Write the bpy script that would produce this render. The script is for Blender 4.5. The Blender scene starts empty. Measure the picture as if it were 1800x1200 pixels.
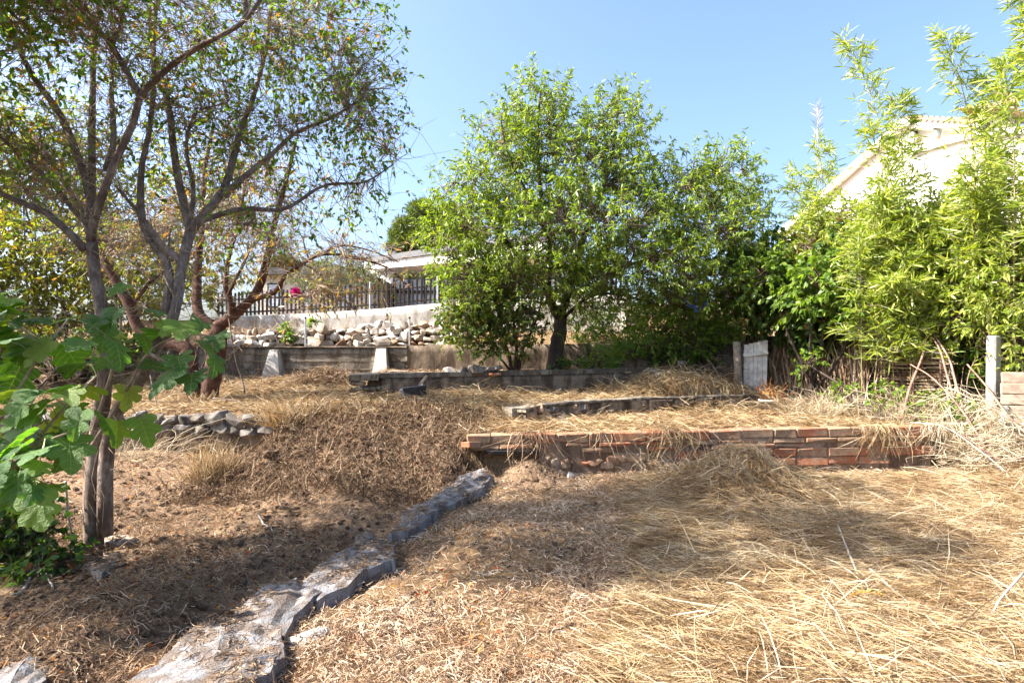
import bpy, math, random
import numpy as np
from mathutils import Vector

# ---------------------------------------------------------------- camera, sky, sun, exposure
SC = bpy.context.scene
COL = SC.collection
F = 1050.0; HZ = 610.0; CX = 900.0; H = 1.3
cam_d = bpy.data.cameras.new('camera'); cam = bpy.data.objects.new('camera', cam_d); COL.objects.link(cam)
cam.location = (0, 0, H); cam.rotation_euler = (math.pi/2, 0, 0)
cam_d.sensor_width = 36; cam_d.lens = 36*F/1800; cam_d.shift_y = (HZ-600)/1800
cam_d.clip_start = 0.05; cam_d.clip_end = 2000
SC.camera = cam
SUN_EL = math.radians(44)
SUN_DIR = np.array([-0.93, -0.13]); SUN_DIR /= np.linalg.norm(SUN_DIR)      # horizontal direction towards the sun
w = bpy.data.worlds.new('World'); SC.world = w; w.use_nodes = True
nt = w.node_tree; nt.nodes.clear()
sky = nt.nodes.new('ShaderNodeTexSky'); sky.sky_type = 'NISHITA'; sky.sun_disc = False
sky.sun_elevation = SUN_EL; sky.sun_rotation = math.atan2(SUN_DIR[0], SUN_DIR[1])
sky.air_density = 1.0; sky.dust_density = 4.5; sky.ozone_density = 4.5; sky.altitude = 100
bg = nt.nodes.new('ShaderNodeBackground'); bg.inputs[1].default_value = 0.108
wo = nt.nodes.new('ShaderNodeOutputWorld')
nt.links.new(sky.outputs[0], bg.inputs[0]); nt.links.new(bg.outputs[0], wo.inputs[0])
sl = bpy.data.lights.new('sun', 'SUN'); sl.energy = 5.0; sl.angle = math.radians(0.5); sl.color = (1.0, 0.93, 0.84)
so = bpy.data.objects.new('sun', sl); COL.objects.link(so)
sv = Vector((SUN_DIR[0]*math.cos(SUN_EL), SUN_DIR[1]*math.cos(SUN_EL), math.sin(SUN_EL)))
so.rotation_euler = sv.to_track_quat('Z', 'Y').to_euler()
SC.view_settings.view_transform = 'Standard'; SC.view_settings.look = 'None'
SC.view_settings.exposure = 1.98; SC.view_settings.gamma = 1.0; SC.view_settings.use_curve_mapping = False
SC.cycles.max_bounces = 8; SC.cycles.diffuse_bounces = 3; SC.cycles.transmission_bounces = 4; SC.cycles.transparent_max_bounces = 8

R = np.random.RandomState(7)
random.seed(7)

# ---------------------------------------------------------------- helpers
def P(px, py, D):
    return np.array([(px-CX)/F*D, D, H-(py-HZ)/F*D])
def hsh(ix, iy, iz, s):
    M = 0xFFFFFFFF
    h = (ix.astype(np.int64)*374761393 + iy.astype(np.int64)*668265263 + iz.astype(np.int64)*2147483647 + s*974634777) & M
    h = ((h ^ (h >> 13))*1274126177) & M
    h = ((h ^ (h >> 16))*2246822519) & M
    return ((h ^ (h >> 15)) & 0xFFFFFF)/float(0xFFFFFF)
def vn(x, y, s=0):
    ix = np.floor(x); iy = np.floor(y); fx = x-ix; fy = y-iy
    fx = fx*fx*(3-2*fx); fy = fy*fy*(3-2*fy); z = np.zeros_like(ix)
    a = hsh(ix, iy, z, s); b = hsh(ix+1, iy, z, s); c = hsh(ix, iy+1, z, s); d = hsh(ix+1, iy+1, z, s)
    return (a*(1-fx)+b*fx)*(1-fy)+(c*(1-fx)+d*fx)*fy
def fbm(x, y, s=0, o=4):
    t = 0; a = .5; 
    for i in range(o):
        t = t+a*(vn(x, y, s+i)-.5); x = x*2.03+3.1; y = y*2.03+1.7; a *= .5
    return t*2
def sst(a, b, x):
    t = np.clip((x-a)/(b-a), 0, 1); return t*t*(3-2*t)
def nrm(v):
    return v/np.maximum(np.linalg.norm(v, axis=-1, keepdims=True), 1e-9)
def mesh(name, V, faces, mats, smooth=False, mi=None):
    V = np.asarray(V, dtype=np.float32).reshape(-1, 3)
    faces = [np.asarray(f, dtype=np.int32) for f in faces if len(f)]
    me = bpy.data.meshes.new(name)
    nl = sum(f.size for f in faces); npol = sum(len(f) for f in faces)
    me.vertices.add(len(V)); me.vertices.foreach_set('co', V.ravel())
    me.loops.add(nl); me.loops.foreach_set('vertex_index', np.concatenate([f.ravel() for f in faces]))
    me.polygons.add(npol)
    st = []; o = 0
    for f in faces:
        st.append(o+np.arange(len(f))*f.shape[1]); o += f.size
    me.polygons.foreach_set('loop_start', np.concatenate(st).astype(np.int32))
    if mi is not None: me.polygons.foreach_set('material_index', np.asarray(mi, dtype=np.int32))
    me.polygons.foreach_set('use_smooth', np.full(npol, smooth, dtype=bool))
    for m in (mats if isinstance(mats, (list, tuple)) else [mats]): me.materials.append(m)
    me.update(calc_edges=True)
    return me
def link(name, me, parent=None, loc=None, rot=None, scale=None):
    o = bpy.data.objects.new(name, me); COL.objects.link(o)
    if parent is not None: o.parent = parent
    if loc is not None: o.location = tuple(float(a) for a in loc)
    if rot is not None: o.rotation_euler = rot
    if scale is not None: o.scale = scale
    return o
def tag(o, label=None, cat=None, group=None, kind=None):
    if label: o['label'] = label
    if cat: o['category'] = cat
    if group: o['group'] = group
    if kind: o['kind'] = kind
    return o
def thing(name, label, cat, group=None, loc=(0, 0, 0)):
    o = link(name, None); return tag(o, label, cat, group)          # children carry world coordinates
def cat_mesh(parts):
    Vs = []; Fs = {}; o = 0
    for V, F_ in parts:
        V = np.asarray(V, dtype=float).reshape(-1, 3)
        for f in F_:
            f = np.asarray(f, dtype=int)
            if len(f): Fs.setdefault(f.shape[1], []).append(f+o)
        Vs.append(V); o += len(V)
    return np.concatenate(Vs), [np.concatenate(v) for v in Fs.values()]
def tubes(Pt, Rd, s=5):
    Pt = np.asarray(Pt, float); Rd = np.asarray(Rd, float)
    if Pt.ndim == 2: Pt = Pt[None]; Rd = Rd[None]
    N, n, _ = Pt.shape
    T = nrm(np.gradient(Pt, axis=1))
    ref = np.where(np.abs(nrm(Pt[:, -1]-Pt[:, 0])[:, 2:3]) > .8, np.array([[1., 0, 0]]), np.array([[0, 0, 1.]]))[:, None, :]
    U = nrm(np.cross(T, np.broadcast_to(ref, T.shape))); W = np.cross(T, U)
    a = np.arange(s)*2*np.pi/s
    V = Pt[:, :, None, :]+Rd[:, :, None, None]*(np.cos(a)[None, None, :, None]*U[:, :, None, :]+np.sin(a)[None, None, :, None]*W[:, :, None, :])
    idx = np.arange(N*n*s).reshape(N, n, s)
    q = np.stack([idx[:, :-1, :], np.roll(idx, -1, 2)[:, :-1, :], np.roll(idx, -1, 2)[:, 1:, :], idx[:, 1:, :]], -1).reshape(-1, 4)
    F_ = [q]
    if s == 4: F_.append(np.concatenate([idx[:, -1, :].reshape(-1, 4)]))
    elif s > 4: F_ = [q]; return V.reshape(-1, 3), F_+[idx[:, -1, :].reshape(-1, s), idx[:, 0, ::-1].reshape(-1, s)]
    return V.reshape(-1, 3), F_
def ribbons(Pt, Wd, rng):
    N, n, _ = Pt.shape
    T = nrm(np.gradient(Pt, axis=1)); r = nrm(rng.normal(size=(N, 1, 3)))
    U = nrm(np.cross(T, np.broadcast_to(r, T.shape)))*(Wd[:, None, None]/2)
    tp = np.ones(n); tp[0] = .7; tp[-1] = .35
    V = np.stack([Pt-U*tp[None, :, None], Pt+U*tp[None, :, None]], 2)
    idx = np.arange(N*n*2).reshape(N, n, 2)
    q = np.stack([idx[:, :-1, 0], idx[:, :-1, 1], idx[:, 1:, 1], idx[:, 1:, 0]], -1).reshape(-1, 4)
    return V.reshape(-1, 3), [q]
def leaves(C, Dr, L, Wd, rng, fold=.25, droop=.15):
    N = len(C); Dr = nrm(Dr); r = nrm(rng.normal(size=(N, 3))+np.array([0, 0, .0]))
    S = nrm(np.cross(Dr, r)); Nn = np.cross(S, Dr)
    t = np.array([0, .33, .68, 1, .68, .33]); sd = np.array([0, 1, .8, 0, -.8, -1.])
    L = np.broadcast_to(L, N)[:, None, None]; Wd = np.broadcast_to(Wd, N)[:, None, None]
    V = C[:, None, :]+Dr[:, None, :]*L*t[None, :, None]+S[:, None, :]*Wd*.5*sd[None, :, None]+Nn[:, None, :]*Wd*.5*fold*np.abs(sd)[None, :, None]
    V[:, :, 2] -= (droop*L[:, :, 0])*(t[None, :]**2)
    i = np.arange(N)[:, None]*6
    q = np.concatenate([i+np.array([[0, 1, 2, 3]]), i+np.array([[0, 3, 4, 5]])])
    return V.reshape(-1, 3), [q]
def spl(pts, n):
    pts = np.asarray(pts, float)
    if len(pts) == 2: return pts[0]+(pts[1]-pts[0])*np.linspace(0, 1, n)[:, None]
    p = np.concatenate([[2*pts[0]-pts[1]], pts, [2*pts[-1]-pts[-2]]])
    u = np.linspace(0, len(pts)-1-1e-6, n); k = u.astype(int); f = (u-k)[:, None]
    a, b, c, d = p[k], p[k+1], p[k+2], p[k+3]
    return .5*((2*b)+(-a+c)*f+(2*a-5*b+4*c-d)*f*f+(-a+3*b-3*c+d)*f**3)
def box(x0, x1, y0, y1, z0, z1):
    V = np.array([[x, y, z] for z in (z0, z1) for y in (y0, y1) for x in (x0, x1)], float)
    return V, [np.array([[0, 2, 3, 1], [4, 5, 7, 6], [0, 1, 5, 4], [2, 6, 7, 3], [0, 4, 6, 2], [1, 3, 7, 5]])]
def bbox(lx, ly, lz, bev, jit=0., rng=None):
    """bevelled box centred at origin, 24 vertices, 44 triangles"""
    V = []; key = {}
    for sx in (-1, 1):
        for sy in (-1, 1):
            for sz in (-1, 1):
                for ax in range(3):
                    p = np.array([sx*(lx/2-bev), sy*(ly/2-bev), sz*(lz/2-bev)])
                    p[ax] += (sx, sy, sz)[ax]*bev
                    key[(sx, sy, sz, ax)] = len(V); V.append(p)
    V = np.array(V)
    q = []; t = []
    for ax in range(3):
        o = [a for a in range(3) if a != ax]
        for s in (-1, 1):
            f = []
            for (a, b) in ((-1, -1), (1, -1), (1, 1), (-1, 1)):
                c = [0, 0, 0]; c[ax] = s; c[o[0]] = a; c[o[1]] = b; f.append(key[(*c, ax)])
            if (s > 0) == (ax == 1): f = f[::-1]
            q.append(f)
    for ax in range(3):
        o = [a for a in range(3) if a != ax]
        for a in (-1, 1):
            for b in (-1, 1):
                f = []
                for s, which in ((-1, o[0]), (1, o[0]), (1, o[1]), (-1, o[1])):
                    c = [0, 0, 0]; c[ax] = s; c[o[0]] = a; c[o[1]] = b; f.append(key[(*c, which)])
                q.append(f)
    for sx in (-1, 1):
        for sy in (-1, 1):
            for sz in (-1, 1): t.append([key[(sx, sy, sz, a)] for a in range(3)])
    if jit:
        cs = {}
        for (sx, sy, sz, ax), i in key.items():
            cs.setdefault((sx, sy, sz), rng.uniform(-jit, jit, 3)); V[i] += cs[(sx, sy, sz)]+rng.uniform(-jit, jit, 3)*.4
    return V, [np.array(q), np.array(t)]
import bmesh
def ico(sub):
    bm = bmesh.new(); bmesh.ops.create_icosphere(bm, subdivisions=sub, radius=1)
    V = np.array([v.co[:] for v in bm.verts]); Fc = np.array([[v.index for v in f.verts] for f in bm.faces]); bm.free(); return V, Fc
ICO1 = ico(1); ICO2 = ico(2); ICO3 = ico(3)
def rock_shape(rng, n=17):
    """angular rock: convex hull of random points, its edges broken a little"""
    bm = bmesh.new()
    for p in nrm(rng.normal(size=(n, 3)))*rng.uniform(.8, 1.08, (n, 1)): bm.verts.new(np.clip(p, -.82, .82)*1.15)
    g = bmesh.ops.convex_hull(bm, input=bm.verts[:])
    bmesh.ops.delete(bm, geom=[v for v in bm.verts if not v.link_faces], context='VERTS')
    bmesh.ops.bevel(bm, geom=bm.edges[:], offset=.05, segments=1, affect='EDGES', clamp_overlap=True)
    bmesh.ops.triangulate(bm, faces=bm.faces[:]); bm.verts.index_update()
    V = np.array([v.co[:] for v in bm.verts]); Fc = np.array([[v.index for v in f.verts] for f in bm.faces]); bm.free()
    return V*(1+rng.uniform(-.02, .02, (len(V), 1))), [Fc]

# ---------------------------------------------------------------- materials
class NT:
    def __init__(s, name):
        s.m = bpy.data.materials.new(name); s.m.use_nodes = True; s.t = s.m.node_tree; s.t.nodes.clear()
        s.out = s.n('ShaderNodeOutputMaterial'); s.tc = None
    def n(s, t, **k):
        x = s.t.nodes.new(t)
        for a, b in k.items(): setattr(x, a, b)
        return x
    def l(s, a, b): s.t.links.new(a, b)
    def coord(s, kind='Object'):
        if s.tc is None: s.tc = s.n('ShaderNodeTexCoord')
        return s.tc.outputs[kind]
    def geo_pos(s):
        return s.n('ShaderNodeNewGeometry').outputs['Position']
    def map(s, v, sc):
        m = s.n('ShaderNodeMapping'); m.inputs['Scale'].default_value = sc; s.l(v, m.inputs[0]); return m.outputs[0]
    def noise(s, v, scale, det=5, rough=.6, dist=0):
        x = s.n('ShaderNodeTexNoise'); x.inputs['Scale'].default_value = scale; x.inputs['Detail'].default_value = det
        x.inputs['Roughness'].default_value = rough; x.inputs['Distortion'].default_value = dist; s.l(v, x.inputs['Vector']); return x.outputs['Fac']
    def ramp(s, v, stops, interp='LINEAR'):
        x = s.n('ShaderNodeValToRGB'); x.color_ramp.interpolation = interp; e = x.color_ramp.elements
        while len(e) < len(stops): e.new(.5)
        for k, (p, c) in enumerate(stops):
            e[k].position = p; e[k].color = (*(c if isinstance(c, (tuple, list)) else (c, c, c)), 1)
        s.l(v, x.inputs[0]); return x.outputs[0]
    def mix(s, f, a, b, mode='MIX'):
        x = s.n('ShaderNodeMix'); x.data_type = 'RGBA'; x.blend_type = mode
        for i, v in ((0, f), (6, a), (7, b)):
            if isinstance(v, (int, float)): x.inputs[i].default_value = v
            elif isinstance(v, (tuple, list)): x.inputs[i].default_value = (*v, 1)
            else: s.l(v, x.inputs[i])
        return x.outputs[2]
    def math(s, op, a, b=0.):
        x = s.n('ShaderNodeMath', operation=op)
        for i, v in ((0, a), (1, b)):
            if isinstance(v, (int, float)): x.inputs[i].default_value = v
            else: s.l(v, x.inputs[i])
        return x.outputs[0]
    def bsdf(s, col, rough=.85, bump=None, bs=.4, bd=.01, spec=.3):
        b = s.n('ShaderNodeBsdfPrincipled'); b.inputs['Roughness'].default_value = rough
        b.inputs['Specular IOR Level'].default_value = spec
        if isinstance(col, (tuple, list)): b.inputs['Base Color'].default_value = (*col, 1)
        else: s.l(col, b.inputs['Base Color'])
        if bump is not None:
            bp = s.n('ShaderNodeBump'); bp.inputs['Strength'].default_value = bs; bp.inputs['Distance'].default_value = bd
            s.l(bump, bp.inputs['Height']); s.l(bp.outputs[0], b.inputs['Normal'])
        s.b = b; s.l(b.outputs[0], s.out.inputs[0]); return s.m
def m_leaf(name, cols, trans=.35, rough=.45, spec=.4, tint=(1.5, 1.5, .5), patch=None):
    t = NT(name); g = t.n('ShaderNodeNewGeometry')
    c = t.ramp(g.outputs['Random Per Island'], [((i+.5)/len(cols), c) for i, c in enumerate(cols)])
    if patch: c = t.mix(t.ramp(t.noise(g.outputs['Position'], patch[0], 4, .65), [(.40, 0.), (.62, .85)]), c, t.mix(1., c, patch[1], 'MULTIPLY'))
    b = t.n('ShaderNodeBsdfPrincipled'); b.inputs['Roughness'].default_value = rough; b.inputs['Specular IOR Level'].default_value = spec
    t.l(c, b.inputs['Base Color'])
    tr = t.n('ShaderNodeBsdfTranslucent'); t.l(t.mix(1., c, tint, 'MULTIPLY'), tr.inputs[0])
    m = t.n('ShaderNodeMixShader'); m.inputs[0].default_value = trans
    t.l(b.outputs[0], m.inputs[1]); t.l(tr.outputs[0], m.inputs[2]); t.l(m.outputs[0], t.out.inputs[0]); return t.m
def m_bark(name, a, b, c, sc=30):
    t = NT(name); p = t.geo_pos()
    n1 = t.noise(t.map(p, (1, 1, .35)), sc, 6, .7); n2 = t.noise(p, sc*.25, 4, .6)
    col = t.mix(t.ramp(n2, [(.4, 0.), (.62, 1.)]), t.ramp(n1, [(.3, a), (.6, b)]), c)
    return t.bsdf(col, .9, n1, .6, .012)
def m_concrete(name, a, b, stain, moss=None, sc=6, soil=None, bs=.5):
    t = NT(name); p = t.geo_pos()
    n1 = t.noise(p, sc, 8, .65); n2 = t.noise(t.map(p, (1, 1, .25)), sc*.55, 6, .7, .8); n3 = t.noise(p, sc*9, 4, .6)
    col = t.mix(t.ramp(n2, [(.44, 0.), (.56, .9)]), t.ramp(n1, [(.3, a), (.68, b)]), stain)
    if moss: col = t.mix(t.ramp(t.noise(p, sc*.6, 6, .7), [(.52, 0.), (.66, .8)]), col, moss)
    col = t.mix(.5, col, t.ramp(n3, [(.25, .45), (.6, 1.)]), 'MULTIPLY')
    return t.bsdf(col, .92, t.mix(.5, n1, n3), bs, .02)
def m_island(name, cols, rough=.8, spec=.2, trans=0., patch=None):
    if trans: return m_leaf(name, cols, trans, rough, spec, (1.1, 1.0, .8), patch)
    t = NT(name); g = t.n('ShaderNodeNewGeometry')
    return t.bsdf(t.ramp(g.outputs['Random Per Island'], [((i+.5)/len(cols), c) for i, c in enumerate(cols)]), rough, spec=spec)
def m_plain(name, a, b=None, rough=.7, sc=12, metal=0., spec=.3):
    t = NT(name); n = t.noise(t.geo_pos(), sc, 6, .65)
    m = t.bsdf(t.ramp(n, [(.35, a), (.65, b or a)]), rough, n, .2, .005, spec); t.b.inputs['Metallic'].default_value = metal; return m

M = {}
M['straw'] = m_island('straw', [(.18, .11, .045), (.13, .075, .035), (.24, .14, .065), (.40, .29, .15), (.56, .43, .24), (.46, .36, .23), (.66, .55, .36), (.30, .20, .10), (.55, .40, .19), (.62, .50, .31), (.56, .47, .33)], .6, .35, .25, (3.2, (.50, .40, .30)))
M['mulch_dark'] = m_island('mulch_dark', [(.04, .025, .016), (.09, .055, .034), (.15, .095, .06), (.24, .165, .105), (.07, .04, .025), (.38, .28, .18), (.12, .07, .04)], .85, .1, .1)
M['straw_pale'] = m_island('straw_pale', [(.64, .51, .36), (.56, .43, .30), (.72, .60, .45), (.28, .18, .11), (.60, .46, .31), (.44, .28, .17), (.68, .56, .42), (.74, .62, .48)], .7, .2, .15, (2.6, (.52, .40, .30)))
M['straw_grey'] = m_island('straw_grey', [(.28, .23, .17), (.46, .38, .27), (.56, .46, .30), (.34, .27, .18), (.60, .50, .35)], .6, .35, .2)
M['mulch'] = m_island('mulch', [(.05, .03, .018), (.11, .068, .042), (.18, .118, .075), (.27, .19, .125), (.09, .055, .035), (.44, .33, .22), (.17, .10, .055), (.04, .025, .016), (.36, .26, .17), (.24, .15, .09)], .8, .15, .15, (1.9, (1.3, 1.3, 1.25)))
M['clod'] = m_concrete('clod', (.10, .06, .035), (.24, .155, .095), (.055, .03, .018), sc=14, bs=.9)
M['deadleaf'] = m_leaf('deadleaf', [(.30, .10, .03), (.45, .22, .07), (.22, .10, .04), (.55, .36, .12), (.38, .08, .03)], .3, .7, .2, (1.2, 1., .6))
M['stone'] = m_concrete('stone', (.40, .37, .33), (.66, .62, .56), (.34, .26, .19), sc=7)
M['stone_dark'] = m_concrete('stone_dark', (.13, .12, .11), (.28, .25, .22), (.07, .06, .05), sc=7)
M['stone_rust'] = m_concrete('stone_rust', (.30, .20, .13), (.48, .36, .25), (.22, .12, .07), sc=6)
M['stone_blue'] = m_concrete('stone_blue', (.15, .148, .15), (.30, .295, .30), (.12, .09, .07), (.20, .14, .09), sc=11, bs=1.)
M['concrete'] = m_concrete('concrete', (.19, .16, .125), (.36, .31, .245), (.08, .065, .05), (.13, .085, .05), 9, bs=1.)
M['concrete_light'] = m_concrete('concrete_light', (.36, .34, .31), (.54, .52, .48), (.24, .215, .18), None, 4)
M['concrete_brown'] = m_concrete('concrete_brown', (.16, .12, .085), (.34, .265, .19), (.075, .052, .038), (.055, .045, .03), 8, bs=1.)
M['concrete_dark'] = m_concrete('concrete_dark', (.10, .085, .07), (.22, .19, .155), (.05, .042, .035), None, 9, bs=1.)
M['mortar'] = m_concrete('mortar', (.17, .115, .075), (.36, .255, .17), (.12, .07, .042), None, 9, bs=1.)
def m_brick():
    t = NT('brick'); oi = t.n('ShaderNodeObjectInfo'); p = t.geo_pos()
    base = t.ramp(oi.outputs['Random'], [(0., (.30, .11, .055)), (.4, (.38, .15, .075)), (.7, (.27, .11, .06)), (1., (.36, .18, .10))])
    n = t.noise(p, 7, 8, .7, .4); n2 = t.noise(p, 60, 4, .6)
    thr = t.math('MULTIPLY', t.math('SUBTRACT', oi.outputs['Random'], .5), .22)
    col = t.mix(t.ramp(t.math('ADD', n, thr), [(.39, 0.), (.51, .93)]), base, t.ramp(t.noise(p, 16, 6, .7), [(.3, (.18, .115, .07)), (.7, (.38, .26, .165))]))
    col = t.mix(.5, col, t.ramp(n2, [(.2, .5), (.6, 1.)]), 'MULTIPLY')
    return t.bsdf(col, .9, t.mix(.4, n, n2), .6, .012)
M['brick'] = m_brick()
M['bark_grey'] = m_bark('bark_grey', (.05, .034, .027), (.32, .25, .20), (.13, .085, .065), 30)
M['bark_red'] = m_bark('bark_red', (.03, .014, .01), (.15, .075, .05), (.06, .03, .02), 40)
M['bark_dark'] = m_bark('bark_dark', (.02, .016, .013), (.09, .07, .055), (.05, .035, .03), 40)
M['twig'] = m_plain('twig', (.17, .11, .07), (.44, .34, .24), .8)
M['twig_dark'] = m_plain('twig_dark', (.09, .06, .045), (.20, .14, .10), .8)
M['leaf_a'] = m_leaf('leaf_a', [(.05, .11, .015), (.09, .18, .02), (.14, .24, .025), (.07, .15, .03), (.19, .29, .03), (.10, .19, .03), (.10, .19, .02), (.20, .28, .03), (.34, .15, .04)], .55)
M['leaf_b'] = m_leaf('leaf_b', [(.12, .16, .03), (.22, .20, .04), (.34, .20, .04), (.40, .16, .05), (.10, .14, .03), (.30, .26, .06)], .4)
M['leaf_almond'] = m_leaf('leaf_almond', [(.08, .135, .016), (.14, .21, .02), (.20, .28, .03), (.11, .175, .03), (.30, .36, .05), (.18, .26, .03)], .46, .4, .5)
M['leaf_bush'] = m_leaf('leaf_bush', [(.06, .11, .02), (.10, .16, .03), (.15, .22, .04), (.05, .08, .02), (.12, .17, .03), (.18, .24, .05), (.08, .13, .02), (.13, .18, .03), (.25, .14, .04)], .38)
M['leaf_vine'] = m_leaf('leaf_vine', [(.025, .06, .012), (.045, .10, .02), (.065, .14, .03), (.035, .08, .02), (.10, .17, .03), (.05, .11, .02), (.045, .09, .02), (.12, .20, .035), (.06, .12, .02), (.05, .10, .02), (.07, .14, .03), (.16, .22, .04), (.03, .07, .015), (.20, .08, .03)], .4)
M['leaf_light'] = m_leaf('leaf_light', [(.11, .20, .03), (.08, .15, .02), (.18, .28, .04), (.24, .32, .05)], .5)
M['leaf_yellow'] = m_leaf('leaf_yellow', [(.12, .15, .02), (.22, .24, .03), (.28, .30, .05), (.09, .12, .02), (.30, .20, .04), (.16, .20, .03)], .45)
M['leaf_bamboo'] = m_leaf('leaf_bamboo', [(.13, .20, .025), (.24, .31, .04), (.36, .42, .07), (.16, .25, .03), (.46, .46, .14), (.22, .28, .05), (.30, .33, .06)], .4, .4, .5)
M['leaf_fig'] = m_leaf('leaf_fig', [(.05, .13, .03), (.05, .12, .03)], .45, .45, .4, (1.9, 2.0, .4))
M['leaf_olive'] = m_leaf('leaf_olive', [(.12, .15, .09), (.18, .21, .14), (.08, .11, .05), (.24, .27, .19)], .25)
M['leaf_pine'] = m_leaf('leaf_pine', [(.06, .10, .015), (.11, .15, .025), (.16, .19, .03), (.08, .12, .02)], .2)
M['blue_petal'] = m_leaf('blue_petal', [(.20, .30, .80), (.28, .38, .9)], .3, .6, .2, (1, 1, 1))
M['pink_petal'] = m_leaf('pink_petal', [(.65, .02, .22), (.8, .05, .35)], .3, .6, .2, (1, 1, 1))
M['yellow_leaf'] = m_leaf('yellow_leaf', [(.70, .38, .05), (.75, .45, .08)], .35, .6, .2, (1.1, 1., .7))
M['cane'] = m_plain('cane', (.13, .07, .05), (.30, .19, .14), .5, 9)
M['cane_grey'] = m_plain('cane_grey', (.30, .27, .22), (.52, .46, .38), .6, 9)
M['culm'] = m_plain('culm', (.16, .15, .06), (.32, .26, .12), .6)
M['wood_grey'] = m_plain('wood_grey', (.16, .13, .10), (.34, .28, .22), .85, 18)
M['wood_dark'] = m_plain('wood_dark', (.035, .028, .026), (.09, .07, .06), .8, 18)
M['wood_pale'] = m_plain('wood_pale', (.24, .18, .13), (.40, .32, .24), .8, 14)
M['white_paint'] = m_plain('white_paint', (.42, .40, .37), (.74, .72, .68), .7, 9)
M['white_wall'] = m_plain('white_wall', (.76, .73, .68), (.82, .79, .74), .9, 3)
M['cream_wall'] = m_plain('cream_wall', (.66, .61, .55), (.74, .69, .62), .9, 3)
M['metal'] = m_plain('metal', (.42, .44, .46), (.56, .58, .60), .45, 20, .7)
M['fascia'] = m_plain('fascia', (.10, .10, .105), (.14, .14, .145), .6)
M['frame_dark'] = m_plain('frame_dark', (.02, .02, .022), (.035, .035, .035), .4)
M['soffit'] = m_plain('soffit', (.74, .72, .69), (.80, .78, .75), .8)
M['panel_blue'] = m_plain('panel_blue', (.50, .60, .72), (.58, .68, .80), .5)
M['blind'] = m_plain('blind', (.36, .37, .33), (.46, .47, .42), .8)
M['tile'] = m_plain('tile', (.34, .17, .10), (.52, .34, .24), .85, 7)
M['black_plastic'] = m_plain('black_plastic', (.012, .012, .014), (.03, .03, .033), .35, 12, 0., .5)
M['pot'] = m_plain('pot', (.22, .22, .22), (.34, .33, .32), .8)
M['green_cloth'] = m_plain('green_cloth', (.02, .26, .12), (.03, .33, .16), .7)
M['reed'] = m_island('reed', [(.16, .10, .06), (.34, .25, .17), (.44, .34, .24), (.24, .16, .10), (.10, .06, .04)], .8)
M['glass'] = m_plain('glass', (.20, .25, .24), (.26, .32, .30), .12, 5, 0., .8)
M['white_scrap'] = m_plain('white_scrap', (.65, .70, .80), (.75, .78, .85), .5)

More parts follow.
